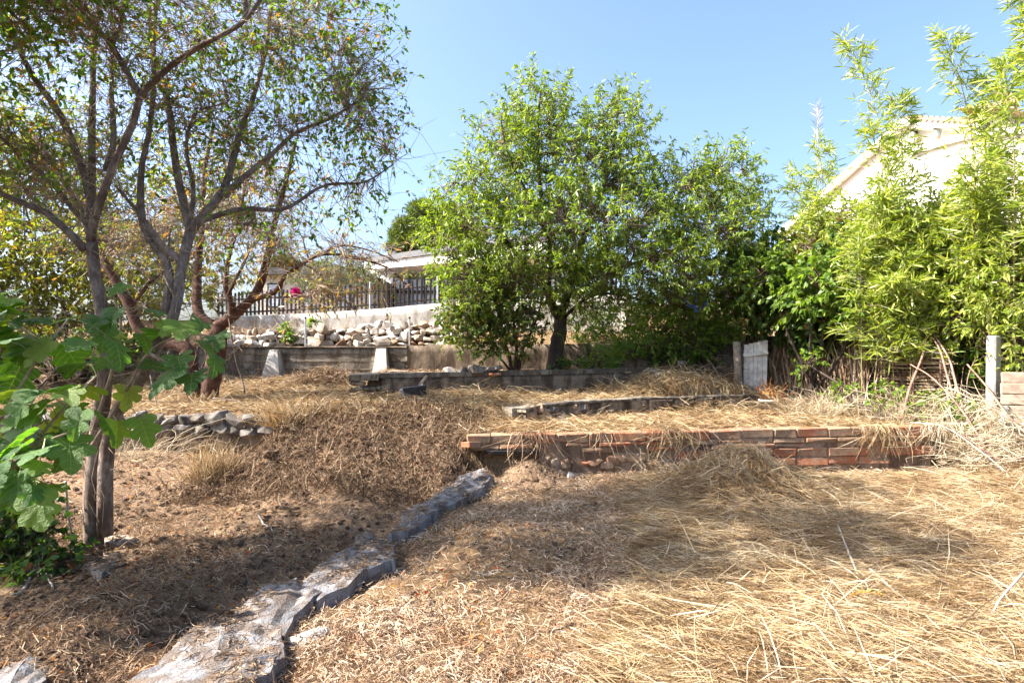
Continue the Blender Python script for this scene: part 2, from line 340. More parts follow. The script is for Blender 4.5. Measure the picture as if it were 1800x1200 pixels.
# ---------------------------------------------------------------- ground heights
def yb(x): return 5.93+(x+.46)*.052                       # front face of the brick wall
MIDP = np.array([[.16, 6.75], [.36, 6.98], [.67, 7.22], [1.30, 7.54], [2.28, 7.95], [3.36, 8.2]])
def ym(x): return np.interp(x, MIDP[:, 0], MIDP[:, 1])
def yt(x): return 8.1+(x+2.0)*(1.1/4.54)
BUMPS = [(2.05, 5.30, .46, .40, .27), (.16, 5.86, .30, .20, .20), (2.35, 8.45, .70, .42, .17), (-2.8, 9.0, .40, .30, .13), (-3.45, 9.1, .4, .3, .06)]
def ground(x, y, fine=True):
    x = np.asarray(x, float); y = np.asarray(y, float)
    f0 = .03*fbm(x*.8, y*.8, 5, 3)+.05*sst(2.5, 5.5, x)*sst(3, 6, y)
    f0 = f0-.09*np.exp(-((x+2.8)**2+(y-4.0)**2)/.9)+sst(-1.5, -5, x)*.12
    f0 = f0+.015*sst(5, 6, y)
    # left upper shelf behind the dry stone wall, and the earth ramp beside it
    U = .56+(y-6.6)*.03+sst(7.2, 9.8, y)*.14
    stepL = sst(6.58, 6.66, y)                              # behind the stone wall
    ramp = sst(4.7, 7.0, y+.35*fbm(x*1.3, y*1.3, 11, 3))
    k = sst(-2.75, -2.35, x)
    sL = stepL*(1-k)+ramp*k
    zl = (f0+.07*sst(5, 6.5, y)*(1-k))*(1-sL)+U*sL
    # right: terraces
    T1 = .41+(y-6)*.012+.02*fbm(x, y, 9, 3)
    s1 = sst(.07, .14, y-yb(x))
    zr = f0*(1-s1)+T1*s1
    kk = sst(.12, .2, x)
    soft = sst(6.4, 7.6, y)
    hard = sst(.05, .12, y-ym(x))
    s2 = soft*(1-kk)+hard*kk
    s2 = s2*(1-sst(3.3, 3.9, x))+sst(7.5, 9.5, y)*.4*sst(3.3, 3.9, x)
    zr = zr*(1-s2)+(.615+(y-7.5)*.02)*s2
    ke = sst(4.45, 4.9, x)                                 # past the end of the wall
    zr = zr*(1-ke)+(f0+.40*sst(5.0, 7.0, y))*ke
    kr = sst(-.62, -.40, x)
    z = zl*(1-kr)+zr*kr
    # third wall terrace
    s3 = sst(.05, .12, y-yt(x))*sst(-2.02, -1.96, x)*(1-sst(2.6, 3.2, x))
    z = z*(1-s3)+.915*s3
    s4 = sst(9.88, 9.95, y)
    z = z*(1-s4)+(1.25+sst(10.0, 11.3, y)*.33)*s4
    s5 = sst(.06, .16, y-(12.3-(x+6.09)*.134))
    z = z*(1-s5)+(1.88+np.maximum(0, y-14)*.03)*s5
    for bx, by, rx, ry, h in BUMPS:
        z = z+h*np.exp(-(((x-bx)/rx)**2+((y-by)/ry)**2)*1.6)
    if fine:
        cl = clodness(x, y)
        z = z+(.05*fbm(x*4.3, y*4.9, 21, 4)+.06*fbm(x*1.7+y*.8, y*1.1, 23, 2))*cl+.012*fbm(x*7, y*7, 31, 3)
        xl = -1.47+(y-2.3)*.30; z = z-.085*np.exp(-((x-xl+.22)/.20)**2)*sst(1.9, 2.4, y)*(1-sst(5.0, 5.7, y))
        z = z+.075*fbm(x*.9+y*.5, y*1.3-x*.6, 43, 3)*sst(1.6, .3, x-(y-3)*.25)*(1-sst(4.9, 5.7, y))
        z = z+.035*fbm(x*2.2, y*2.2, 41, 3)*sst(-2.5, 0, x)*(1-sst(5.4, 5.9, y))
    return z
def clodness(x, y):
    """1 on bare clods and soil, 0 on straw"""
    xs = -1.35+(np.minimum(y, 6.2)-2.3)*.25; a = sst(.32, -.05, x-xs)*(1-sst(6.5, 7.1, y))                      # heap and left slope
    a = np.maximum(a, sst(1.4, .2, x-(y-3)*.25)*(1-sst(4.8, 5.8, y))*.28)
    a = np.maximum(a, np.exp(-((x-.1)/.45)**2-((y-5.75)/.35)**2)*1.2)
    a = np.maximum(a, sst(8.4, 8.9, y)*sst(-1.8, -2.2, x)*.5)
    return np.clip(a+.25*fbm(x*1.5, y*1.5, 51, 3)*(a > .02), 0, 1)

rows = np.concatenate([np.geomspace(1.1, 12.5, 470), np.geomspace(12.7, 400, 30)])
cols = np.linspace(-1, 1, 500)
gy = np.repeat(rows[:, None], len(cols), 1); gx = cols[None, :]*(1.6+1.12*gy)
gz = ground(gx, gy)
V = np.stack([gx, gy, gz], -1).reshape(-1, 3)
idx = np.arange(V.shape[0]).reshape(gx.shape)
q = np.stack([idx[:-1, :-1], idx[:-1, 1:], idx[1:, 1:], idx[1:, :-1]], -1).reshape(-1, 4)
def m_ground():
    t = NT('ground'); p = t.geo_pos(); at = t.n('ShaderNodeAttribute', attribute_name='soil')
    nf = t.noise(t.map(p, (1, 1.4, 1)), 55, 6, .75, 1.5); nm = t.noise(p, 6, 6, .7, .6); nb = t.noise(p, 1.7, 4, .6)
    soil = t.ramp(nf, [(.30, (.05, .03, .018)), (.45, (.18, .115, .07)), (.60, (.35, .245, .155)), (.78, (.54, .41, .28))])
    straw = t.ramp(nf, [(.30, (.06, .036, .018)), (.47, (.16, .10, .052)), (.62, (.32, .22, .12)), (.8, (.52, .39, .23))])
    f = t.ramp(t.math('ADD', at.outputs['Fac'], t.math('MULTIPLY', t.math('SUBTRACT', nm, .5), 1.1)), [(.3, 0.), (.65, 1.)])
    col = t.mix(f, straw, soil)
    col = t.mix(t.ramp(nm, [(.55, 0.), (.75, .6)]), col, (.16, .09, .05))
    return t.bsdf(col, .95, t.mix(.5, nf, nm), .9, .03, .1)
me = mesh('ground', V, [q], m_ground(), True)
at = me.attributes.new('soil', 'FLOAT', 'POINT'); at.data.foreach_set('value', clodness(gx, gy).ravel().astype(np.float32))
tag(link('ground', me), 'dry terraced ground of bare soil and cut straw', kind='structure')

# ---------------------------------------------------------------- walls
def strip_wall(path, z0, z1, th, seg=.08, rows=5, rough=.01, seed=3, scale=6):
    """rough wall body following path (front face), returns verts/faces; z0,z1 arrays per path point"""
    path = np.asarray(path, float); d = np.r_[0, np.cumsum(np.linalg.norm(np.diff(path, axis=0), axis=1))]
    n = max(2, int(d[-1]/seg)); s = np.linspace(0, d[-1], n)
    x = np.interp(s, d, path[:, 0]); y = np.interp(s, d, path[:, 1]); a = np.interp(s, d, z0); b = np.interp(s, d, z1)
    T = nrm(np.stack([np.gradient(x), np.gradient(y)], -1)); N = np.stack([T[:, 1], -T[:, 0]], -1)   # towards the camera
    prof = [(0, k/rows) for k in range(rows+1)]+[(-th*.5, 1), (-th, 1), (-th, 0)]
    Vv = np.zeros((n, len(prof), 3))
    for k, (o, t) in enumerate(prof):
        z = a+(b-a)*t
        off = o+rough*fbm(s*scale, z*scale+7, seed, 4)*(1 if o > -th*.9 else 0)
        zz = z+(rough*1.2*fbm(s*scale*1.3, z*0+k*.3, seed+9, 4) if t == 1 else 0)
        Vv[:, k] = np.stack([x+N[:, 0]*off, y+N[:, 1]*off, zz], -1)
    idx = np.arange(n*len(prof)).reshape(n, -1)
    q = np.stack([idx[:-1, :], idx[1:, :], np.roll(idx, -1, 1)[1:, :], np.roll(idx, -1, 1)[:-1, :]], -1).reshape(-1, 4)
    return Vv.reshape(-1, 3), [q, idx[:1, ::-1], idx[-1:, :]]

# ---- brick wall
bw = thing('brick_wall', 'low crumbling brick retaining wall with red and mortar smeared bricks', 'wall')
xL, xR = -.455, 4.36
def bpt(x, back=0.): return np.array([x, yb(x)+back])
ztop = lambda x: .425+(x-xL)*.0135
Vc, Fc = strip_wall([bpt(.27, .012), bpt(xR-.02, .012)], [-.15, -.1], [ztop(.27)-.022, ztop(xR)-.022], .17, rough=.018, seed=4)
link('wall_core', mesh('wall_core', Vc, Fc, M['mortar'], True), bw)
Vc, Fc = strip_wall([bpt(xL+.02, .012), bpt(.265, .012)], [.27, .272], [ztop(xL)-.022, ztop(.27)-.022], .17, rough=.01, seed=5)
link('mortar_bed', mesh('mortar_bed', Vc, Fc, M['mortar'], True), bw)
rng = np.random.RandomState(3)
bmesh_var = {}
for hh in (.096, .052, .085):
    for ll in (.33, .24, .165):
        for v in range(3):
            Vb, Fb = bbox(ll-.010, .17, hh-.008, .009, .0085, rng); bmesh_var[(hh, ll, v)] = mesh('brick', Vb, Fb, M['brick'])
ang = math.atan(.052)
courses = [(0, .096), (.096, .052), (.148, .052), (.200, .096), (.296, .085)]
for ci, (off, hh) in enumerate(courses):
    x = xL+(0 if ci % 2 == 0 else .0)
    first = True
    while x < xR-.08:
        ll = .33
        if (first and ci % 2) or rng.rand() < .18: ll = .165 if rng.rand() < .5 else .24
        first = False
        if x+ll > xR: ll = .24 if x+.24 <= xR+.03 else .165
        cx_ = x+ll/2; skip = False
        if ci >= 2 and cx_ < .40: skip = True
        if ci >= 3 and cx_ < 1.9 and rng.rand() < .75: skip = True
        if ci >= 1 and ci < 3 and .27 < cx_ < .55: skip = True
        if ci == 2 and rng.rand() < .25: skip = True
        if ci == 4 and rng.rand() < .35: skip = True
        if ci == 0 and 3.55 < cx_ < 3.8: skip = True
        if not skip:
            proud = rng.uniform(-.008, .006)+(0 if ci < 2 else .004)
            z = ztop(cx_)-off-hh/2
            hkey = hh
            link('brick', bmesh_var[(hkey, ll, rng.randint(3))], bw, (cx_, yb(cx_)+.085+proud-.004, z+rng.uniform(-.003, .003)), (rng.uniform(-.015, .015), rng.uniform(-.012, .012), ang+rng.uniform(-.02, .02)))
        x += ll
rockm = {}
for key in ('stone', 'stone_dark', 'stone_rust', 'mortar', 'brick', 'clod', 'concrete_light', 'concrete_dark'):
    rockm[key] = [mesh('stone', *rock_shape(rng), M[key]) for _ in range(7)]
def rock(parent, key, loc, s, rng, name='stone', rz=3.):
    return link(name, rockm[key][rng.randint(7)], parent, loc, (rng.uniform(-.4, .4), rng.uniform(-.4, .4), rng.uniform(-rz, rz)), s)
for _ in range(34):                                            # rubble in the lower part
    x = rng.uniform(.30, 1.95); z = rng.uniform(.0, .22)
    s = rng.uniform(.035, .075)
    rock(bw, rng.choice(['stone_rust', 'mortar', 'stone_rust', 'brick']), (x, yb(x)+.014, z), (s*1.3, .03, s*.8), rng, rz=.1)
rock(bw, 'stone', P(1002, 835, 5.9)-[0, .02, 0], (.035, .03, .045), rng)

# black strip put into the gap under the undermined left end of the wall
t = thing('gap_strip', 'black strip in the gap under the left end of the brick wall', 'board')
Vb, Fb = bbox(.52, .10, .045, .006, .006, rng); link('board', mesh('board', Vb, Fb, M['black_plastic']), t, (.0, 5.98, .25), (0, .02, .05))

# ---- middle terrace wall, curved at its left end
mw = thing('terrace_wall', 'low middle terrace wall curving towards the camera at its left end', 'wall')
mp = spl(np.c_[MIDP, np.zeros(6)], 30)[:, :2]
z1 = np.interp(mp[:, 0], [.16, .36, .67, 3.36], [.595, .625, .64, .655]); z0 = np.interp(mp[:, 0], [.16, 3.36], [.36, .42])
Vc, Fc = strip_wall(mp+[0, .02], z0, z1-.03, .14, .06, 5, .03, 8, 7)
link('wall_core', mesh('wall_core', Vc, Fc, M['concrete_brown'], True), mw)
Vc, Fc = strip_wall(mp+[0, -.015], z1-.032, z1, .20, .06, 2, .015, 12, 6)
link('coping', mesh('coping', Vc, Fc, M['concrete'], True), mw)
x = 1.05
while x < 3.3:
    ll = rng.uniform(.24, .42); xc = x+ll/2
    a = math.atan2(ym(xc+.1)-ym(xc-.1), .2)
    Vb, Fb = bbox(ll-.018, .10, .15, .012, .010, rng)
    link('block', mesh('block', Vb, Fb, M['concrete_brown']), mw, (xc, float(ym(xc))+.045, .535+xc*.005), (rng.uniform(-.03, .03), 0, a))
    x += ll
for i in range(26):
    x = rng.uniform(.17, .95); z = rng.uniform(.43, .59); s = rng.uniform(.04, .075)
    rock(mw, rng.choice(['stone_rust', 'stone_dark', 'stone_rust']), (x, float(ym(x))+.01, z), (s*1.1, .05, s*.9), rng, rz=.3)
t = thing('concrete_slab', 'pale flat concrete slab beside the curved end of the terrace wall', 'slab')
sp = [P(885, 722, 6.95), P(905, 708, 7.4), P(985, 702, 7.6), P(965, 712, 7.2), P(935, 726, 6.9), P(900, 732, 6.8)]
c = np.mean(sp, 0); top = [np.array([a[0], a[1], .60+.0*a[2]]) for a in sp]; n = len(sp)
Vs = np.array(top+[a-[0, 0, .12] for a in top])
link('slab', mesh('slab', Vs, [np.array([range(n)])[:, ::-1], np.array([[i, (i+1) % n, n+(i+1) % n, n+i] for i in range(n)])], M['concrete']), t)

# ---- third low wall (grey concrete with coping)
tw = thing('garden_wall', 'low stained grey concrete wall in front of the almond tree', 'wall')
xs = np.linspace(-1.78, 2.62, 12)
tp = np.stack([xs, yt(xs)], -1)
zt = np.interp(xs, [-1.8, 2.6], [.942, .985])
Vc, Fc = strip_wall(tp, np.full(12, .45), zt-.066, .16, .06, 6, .012, 14, 5)
link('wall_body', mesh('wall_body', Vc, Fc, M['concrete_brown'], True), tw)
x = -1.80
while x < 2.6:
    ll = rng.uniform(.5, .95); e = min(x+ll, 2.64)
    xx = np.linspace(x+.004, e-.004, 4)
    Vc, Fc = strip_wall(np.stack([xx, yt(xx)-.022], -1), np.interp(xx, [-1.8, 2.6], [.942, .985])-.064, np.interp(xx, [-1.8, 2.6], [.942, .985])+rng.uniform(-.004, .004), .20, .08, 2, .006, int(x*10)+30, 6)
    link('coping', mesh('coping', Vc, Fc, M['concrete']), tw); x = e
# block course at its left end
for k in range(7):
    x = -2.12+.16*(k % 3)+rng.uniform(0, .03); z = .66+.075*(k//3)
    Vb, Fb = bbox(.20, .15, .06, .012, .014, rng)
    link('stone', mesh('stone', Vb, Fb, M['concrete_brown']), tw, (x, yt(x)+.06-.06*(k//3 == 0), z), (0, 0, rng.uniform(-.1, .1)))
Vb, Fb = bbox(.40, .17, .10, .01, .01, rng); link('block', mesh('block', Vb, Fb, M['concrete']), tw, (-2.02, yt(-2.02)+.06, .885), (0, 0, .22))
for (px, py, ln, an) in ((1.35, .80, .30, 0), (-.28, .78, .3, 0)):   # cracks are recessed dark inserts: thin bent slots
    pass

# ---- back retaining wall with two buttresses
rw = thing('retaining_wall', 'long weathered concrete retaining wall with two pale buttresses', 'wall')
Vc, Fc = strip_wall([(-7.5, 9.8), (-1.72, 9.8)], [.5, .5], [1.285, 1.285], .2, .08, 7, .012, 40, 4)
link('wall_body', mesh('wall_body', Vc, Fc, M['concrete'], True), rw)
Vc, Fc = strip_wall([(-7.5, 9.775), (-1.73, 9.775)], [1.288, 1.288], [1.312, 1.312], .24, .1, 1, .006, 44, 4)
link('coping', mesh('coping', Vc, Fc, M['concrete_brown'], True), rw)
Vc, Fc = strip_wall([(-1.715, 9.77), (3.6, 9.77)], [.5, .5], [1.335, 1.36], .22, .08, 7, .03, 47, 4)
link('rendered_wall', mesh('rendered_wall', Vc, Fc, M['concrete_brown'], True), rw)
for z in (.93, 1.06, 1.18):                                       # shutter board ridges
    Vb, Fb = strip_wall([(-7.4, 9.792), (-1.73, 9.792)], [z, z], [z+.012, z+.012], .02, .1, 1, .006, int(z*90), 5)
    link('board_seam', mesh('board_seam', Vb, Fb, M['concrete_brown']), rw)
for (pa, pb, pc, pd) in (((455, 662), (474, 614), (487, 614), (492, 661)), ((651, 661), (661, 612), (678, 612), (681, 661))):
    Db = 9.45
    A = P(*pa, Db); B = P(*pd, Db); C_ = P(*pc, 9.66); D_ = P(*pb, 9.66)
    A[2] = B[2] = .70
    bk = [np.array([p[0], 9.83, p[2]]) for p in (A, B, C_, D_)]
    Vv = np.array([A, B, C_, D_]+bk)
    link('buttress', mesh('buttress', Vv, [np.array([[0, 1, 2, 3], [1, 5, 6, 2], [4, 0, 3, 7], [3, 2, 6, 7], [5, 4, 7, 6]])], M['concrete_light']), rw)

# ---- rubble stone bank above
rb = thing('rubble_wall', 'dry stacked rubble wall of pale rocks above the retaining wall', 'stone wall')
Vc, Fc = strip_wall([(-5.6, 10.25), (-.9, 10.25)], [1.2, 1.2], [1.55, 1.62], .5, .1, 4, .08, 60, 5)
link('earth_core', mesh('earth_core', Vc, Fc, M['clod'], True), rb)
cnt = 0
for r in range(5):
    x = -5.0
    while x < -.85:
        wd = rng.uniform(.07, .20)*(1.25 if r == 0 else 1)
        topz = np.interp(x, [-5, -3.4, -3.0, -2.2, -1.6, -.9], [1.58, 1.60, 1.68, 1.78, 1.80, 1.62])
        hh = rng.uniform(.07, .13)
        z = 1.355+r*.105+rng.uniform(-.02, .02)
        if z < topz-.03:
            big = (-2.4 < x < -2.0 and r == 1)
            rock(rb, rng.choice(['stone', 'stone', 'stone', 'stone', 'stone', 'stone_rust', 'concrete_light']), (x+wd/2, 10.14+r*.05+rng.uniform(-.03, .03), z), (wd*.66, wd*.6, hh*.66), rng)
        x += wd*.95
for (px, py, s) in ((565, 577, .17), (672, 601, .20), (562, 592, .13), (712, 592, .15), (690, 578, .10), (765, 571, .11), (470, 590, .14), (645, 600, .10)):
    rock(rb, 'stone', P(px, py, 10.06), (s*.9, s*.5, s*.55), rng)

# ---- upper concrete wall and picket fence
def up(px):     # (top y px, D)
    return np.interp(px, [380, 444, 558, 658, 769, 1100], [558, 555, 550, 543, 533, 515]), np.interp(px, [380, 1100], [12.3, 11.2])
uw = thing('upper_wall', 'smooth grey concrete wall carrying the picket fence', 'wall')
pp = [P(px, up(px)[0], up(px)[1]) for px in (378, 395, 444, 558, 658, 769, 900, 1100)]; pp = np.array(pp)
Vc, Fc = strip_wall(pp[:, :2], np.full(8, 1.3), pp[:, 2], .2, .15, 5, .008, 70, 3)
link('wall_body', mesh('wall_body', Vc, Fc, M['concrete_light'], True), uw)
pf = thing('picket_fence', 'dark wooden picket fence on the grey wall below the flat roofed house', 'fence')
d = np.r_[0, np.cumsum(np.linalg.norm(np.diff(pp[:, :2], axis=0), axis=1))]
def fp(s): return np.array([np.interp(s, d, pp[:, k]) for k in range(3)])
Vb, Fb = bbox(.042, .018, .50, .004)
Vb[:, 2] += .25; pk = mesh('picket', Vb, Fb, M['wood_dark'])
s = .05
while s < d[-1]:
    p = fp(s); link('picket', pk, pf, (p[0], p[1]+.06, p[2]+.02+rng.uniform(-.015, .01)), (rng.uniform(-.02, .02), rng.uniform(-.03, .03), .12), (1, 1, rng.uniform(.94, 1.04)))
    s += .088
for hz in (.09, .36):
    pts = np.array([fp(a)+[0, .085, hz] for a in np.linspace(0, d[-1], 20)]); Vt, Ft = tubes(pts, np.full(20, .018), 4); link('rail', mesh('rail', Vt, Ft, M['wood_dark']), pf)
for px in (400, 540, 650, 769, 905):
    pt_ = P(px, up(px)[0], up(px)[1]); Vt, Ft = tubes(np.array([pt_+[0, .03, -.05], pt_+[0, .03, .55]]), np.array([.02, .02]), 8); link('post', mesh('post', Vt, Ft, M['metal']), pf)
for px, lab in ((537, 'slim galvanised post at the left part of the rubble wall'), (720, 'slim galvanised post at the right part of the rubble wall')):
    t = thing('metal_post', lab, 'post', 'galvanised posts on the retaining wall')
    a = P(px, 612, 9.95); b = P(px, 558, 9.95); Vt, Ft = tubes(np.array([a, b]), np.array([.014, .014]), 8); link('post', mesh('post', Vt, Ft, M['metal']), t)
    Vt, Ft = tubes(np.array([b-[0, 0, .02], b+[0, 0, .012]]), np.array([.018, .016]), 8); link('cap', mesh('cap', Vt, Ft, M['frame_dark']), t)

# ---- left dry stone wall with concrete foot
lw = thing('stone_wall', 'short wall of dark rough stones on a cracked concrete foot at left', 'stone wall')
Vc, Fc = strip_wall([(-6.2, 6.50), (-2.70, 6.50)], [-.1, -.1], [.545, .545], .20, .07, 5, .03, 80, 4)
link('concrete_foot', mesh('concrete_foot', Vc, Fc, M['concrete_brown'], True), lw)
for r in range(2):
    x = -6.1
    while x < -2.66:
        wd = rng.uniform(.13, .24)
        hh = rng.uniform(.085, .11)
        rock(lw, rng.choice(['stone_dark', 'stone_dark', 'concrete_dark', 'stone_dark']), (x+wd/2, 6.50+rng.uniform(-.02, .03), .395+r*.115+rng.uniform(-.035, .035)), (wd*rng.uniform(.5, .75), .09, hh*rng.uniform(.55, .95)), rng, rz=.5); x += wd*.95

# ---- flat roofed house behind the fence
D0 = 19.
hs = thing('flat_roofed_house', 'modern house with dark flat roof edge, white soffit and black window frames', 'house')
def quadbox(name, pts_front, depth, mat, par):
    A = np.array(pts_front, float); B_ = A+np.array([0, depth, 0]); V = np.concatenate([A, B_])
    link(name, mesh(name, V, [np.array([[0, 1, 2, 3], [1, 5, 6, 2], [4, 0, 3, 7], [3, 2, 6, 7], [5, 4, 7, 6], [0, 4, 5, 1]])], M[mat]), par)
def QP(l, d_): return [P(x, y, d_) for x, y in l]
def Ph(x, y, d): return P(x, y, d/17.2/(1/19+(x-650)*(1/14.7-1/19)/310))      # the house front turns towards the left
def QPh(l, d_): return [Ph(x, y, d_) for x, y in l]
quadbox('roof', QPh([(650, 461), (960, 420), (960, 406), (650, 452)], 17.2), 9, 'fascia', hs)
quadbox('soffit', [Ph(652, 473, 17.3), Ph(960, 448, 17.3), Ph(960, 421, 17.3), Ph(652, 462, 17.3)], 2.4, 'soffit', hs)
V = np.array([Ph(652, 473.5, 17.35), Ph(960, 448.5, 17.35), Ph(965, 462, 19.2), Ph(686, 470, 19.2)]); V2 = V+[0, 0, .05]
link('eave_lining', mesh('eave_lining', np.concatenate([V, V2]), [np.array([[3, 2, 1, 0], [4, 5, 6, 7], [0, 1, 5, 4], [1, 2, 6, 5], [2, 3, 7, 6], [3, 0, 4, 7]])], M['soffit']), hs)
quadbox('lower_panel', QPh([(688, 545), (1000, 545), (1000, 491), (688, 491)], 19.15), .2, 'panel_blue', hs)
quadbox('inner_wall', QPh([(640, 560), (1000, 560), (1000, 462), (640, 462)], 19.6), 6, 'cream_wall', hs)
for i in range(7):
    x0 = 692+i*27
    wdo = link('window', None, hs)
    quadbox('blind', QPh([(x0+1, 489), (x0+26, 489), (x0+26, 468), (x0+1, 468)], 19.3), .05, 'blind', wdo)
    quadbox('frame', QPh([(x0-1.5, 545), (x0+1.5, 545), (x0+1.5, 464), (x0-1.5, 464)], 19.1), .08, 'frame_dark', wdo)
quadbox('rail', QPh([(690, 515), (1000, 515), (1000, 510), (690, 510)], 19.0), .05, 'frame_dark', hs)
a = Ph(687, 456, 18.5); b = Ph(687, 434, 18.5); Vt, Ft = tubes(np.array([a, a*.4+b*.6]), np.array([.16, .16]), 12); ch = link('chimney', mesh('chimney', Vt, Ft, M['metal']), hs)
Vt, Ft = tubes(np.array([a*.4+b*.6, b]), np.array([.18, .18]), 12); link('cowl', mesh('cowl', Vt, Ft, M['frame_dark']), ch)

h2 = thing('far_house', 'pale house with a low grey roof half hidden behind the bare branches', 'house')
quadbox('wall', QP([(452, 560), (640, 560), (640, 482), (452, 482)], 17), 5, 'cream_wall', h2)
quadbox('roof', QP([(444, 482), (650, 480), (630, 468), (470, 470)], 16.7), 6, 'fascia', h2)
for x0 in (470, 530, 592):
    wdo = link('window', None, h2); quadbox('frame', QP([(x0, 540), (x0+26, 540), (x0+26, 498), (x0, 498)], 16.97), .1, 'frame_dark', wdo)
    quadbox('pane', QP([(x0+2, 538), (x0+24, 538), (x0+24, 500), (x0+2, 500)], 16.94), .02, 'panel_blue', wdo)

# ---- white house on the right
wh = thing('white_house', 'tall white house with sloping verge and tiled dormer behind the bamboo', 'house')
def DH(px): return 1/(.0526+(px-1380)*.0000845)          # the lit side wall recedes to the left
def W(px, py, back=0., k=0.): p = P(px, py, DH(px)); return p+np.array([.80, .60, 0])*back-np.array([.80, .60, 0])*k
def prism(name, pts, k, back, mat, par):
    A = np.array([W(x, y, 0, k) for x, y in pts]); B_ = A+np.array([.80, .60, 0])*(k+back); n = len(pts)
    link(name, mesh(name, np.concatenate([A, B_]), [np.array([range(n)]), np.array([range(2*n-1, n-1, -1)]), np.array([[i, n+i, n+(i+1) % n, (i+1) % n] for i in range(n)])], M[mat]), par)
prism('wall', [(1372, 640), (1960, 640), (1960, 222), (1700, 244), (1606, 268), (1606, 232), (1586, 226), (1376, 414)], 0, 6, 'white_wall', wh)
prism('verge', [(1364, 416), (1590, 212), (1606, 212), (1606, 222), (1592, 224), (1372, 420)], .22, 5, 'cream_wall', wh)
prism('parapet_coping', [(1602, 274), (1700, 246), (1960, 222), (1960, 208), (1700, 234), (1602, 262)], .12, .5, 'cream_wall', wh)
prism('dormer', [(1606, 300), (1716, 300), (1716, 226), (1606, 226)], -.25, 3, 'cream_wall', wh)
prism('dormer_eave', [(1588, 230), (1600, 212), (1722, 216), (1722, 226), (1606, 226)], .1, 3, 'cream_wall', wh)
for i in range(12):
    a = W(1601+i*10, 210+i*.4, 0, .16); Vt, Ft = tubes(np.array([a, a+[2.4, 1.8, .35]]), np.array([.06, .06]), 8); link('roof_tile', mesh('roof_tile', Vt, Ft, M['tile']), wh)
cm = link('chimney', None, wh)
prism('stack', [(1698, 250), (1760, 250), (1760, 188), (1698, 188)], -.5, .9, 'white_wall', cm)
A = [W(1682, 190, 0, 0), W(1790, 190, 0, 0), W(1790, 190, 1.4), W(1682, 190, 1.4), W(1736, 166, .7)]
link('cap', mesh('cap', A, [np.array([[0, 1, 4], [1, 2, 4], [2, 3, 4], [3, 0, 4]]), np.array([[3, 2, 1, 0]])], M['tile']), cm)
prism('flue', [(1742, 170), (1768, 170), (1768, 150), (1742, 150)], -.6, .9, 'tile', cm)
lo = link('wall_lantern', None, wh); b = W(1647, 240, 0, -.05); Vt, Ft = tubes(np.array([b, b+[0, 0, .10], b+[0, 0, .2], b+[0, 0, .26]]), np.array([.05, .07, .09, .03]), 8); link('glass', mesh('glass', Vt, Ft, M['glass']), lo)
Vt, Ft = tubes(np.array([b-[0, 0, .06], b]), np.array([.03, .06]), 8); link('holder', mesh('holder', Vt, Ft, M['tile']), lo)
# boundary slope backing the far hedge: plain masonry wall of the neighbour
nb = thing('boundary_wall', 'plain boundary wall hidden behind the climbing hedge', 'wall')
Vc, Fc = strip_wall([(1.9, 11.6), (4.6, 11.2), (6.2, 8.0), (7.3, 4.6)], [.2]*4, [2.1, 2.2, 2.2, 2.0], .2, .15, 5, .02, 90, 3)
link('wall_body', mesh('wall_body', Vc, Fc, M['concrete_brown'], True), nb)

# ---------------------------------------------------------------- grey rock slabs in the foreground
def slab(label, poly, zt, th, mat='stone_blue', name='stone_slab', seed=1, dome=.014, rough=.020):
    zt0 = zt*.72
    pts = []
    for (x, y) in poly:
        D = 4.
        for _ in range(6):
            g = float(ground((x-CX)/F*D, D, False))+zt0; D = min((H-g)*F/(y-HZ), 5.66); g = H-(y-HZ)*D/F
        pts.append([(x-CX)/F*D, D, g])
    pts = np.array(pts); n0 = len(pts); n = n0*4
    u = np.linspace(0, n0, n, endpoint=False); ext = np.concatenate([pts, pts[:1]]); k = u.astype(int); f = (u-k)[:, None]
    ring = ext[k]*(1-f)+ext[k+1]*f
    ring[:, :2] += .045*np.stack([fbm(ring[:, 0]*11, ring[:, 1]*11, seed, 3), fbm(ring[:, 0]*11+9, ring[:, 1]*11, seed+4, 3)], -1)
    c = ring.mean(0); dxy = ring[:, :2]-c[:2]; ev, E = np.linalg.eigh(dxy.T@dxy); ax = E[:, 1]; pr = dxy@ax; hl = np.abs(pr).max()
    spine = np.c_[c[:2]+np.clip(pr*.8, -hl*.62, hl*.62)[:, None]*ax, np.zeros(n)]
    co = np.polyfit(pr, ring[:, 2], 1); spine[:, 2] = np.polyval(co, np.clip(pr*.8, -hl*.62, hl*.62))
    rs = [1.16, 1.06, 1.0, .80, .55, .28, 0.]; Vs = []
    for j, r in enumerate(rs):
        p = spine+(ring-spine)*r
        if j == 0: p[:, 2] -= th+.05
        else:
            al, ac = p[:, :2]@ax, p[:, :2]@E[:, 0]
            lay = fbm(al*3+seed, ac*16, seed+7, 4)
            p[:, 2] += -(.45*th if j == 1 else 0)+dome*(1-r*r)+rough*1.6*lay*(j > 1)+rough*1.1*fbm(al*9, ac*22, seed+27, 2)*(j > 1)
        Vs.append(p)
    c = spine.mean(0)
    Vv = np.concatenate(Vs); idx = np.arange(len(rs)*n).reshape(len(rs), n)
    q = np.stack([idx[:-1], np.roll(idx, -1, 1)[:-1], np.roll(idx, -1, 1)[1:], idx[1:]], -1).reshape(-1, 4)
    o = link(name, mesh(name, Vv, [q], M[mat], False)); return tag(o, label, 'rock')
slab('long pale grey rock slab ending beside the brick wall', [(686, 938), (702, 905), (742, 884), (775, 862), (805, 838), (842, 822), (866, 832), (848, 856), (800, 882), (752, 910), (716, 934)], .09, .14, seed=2)
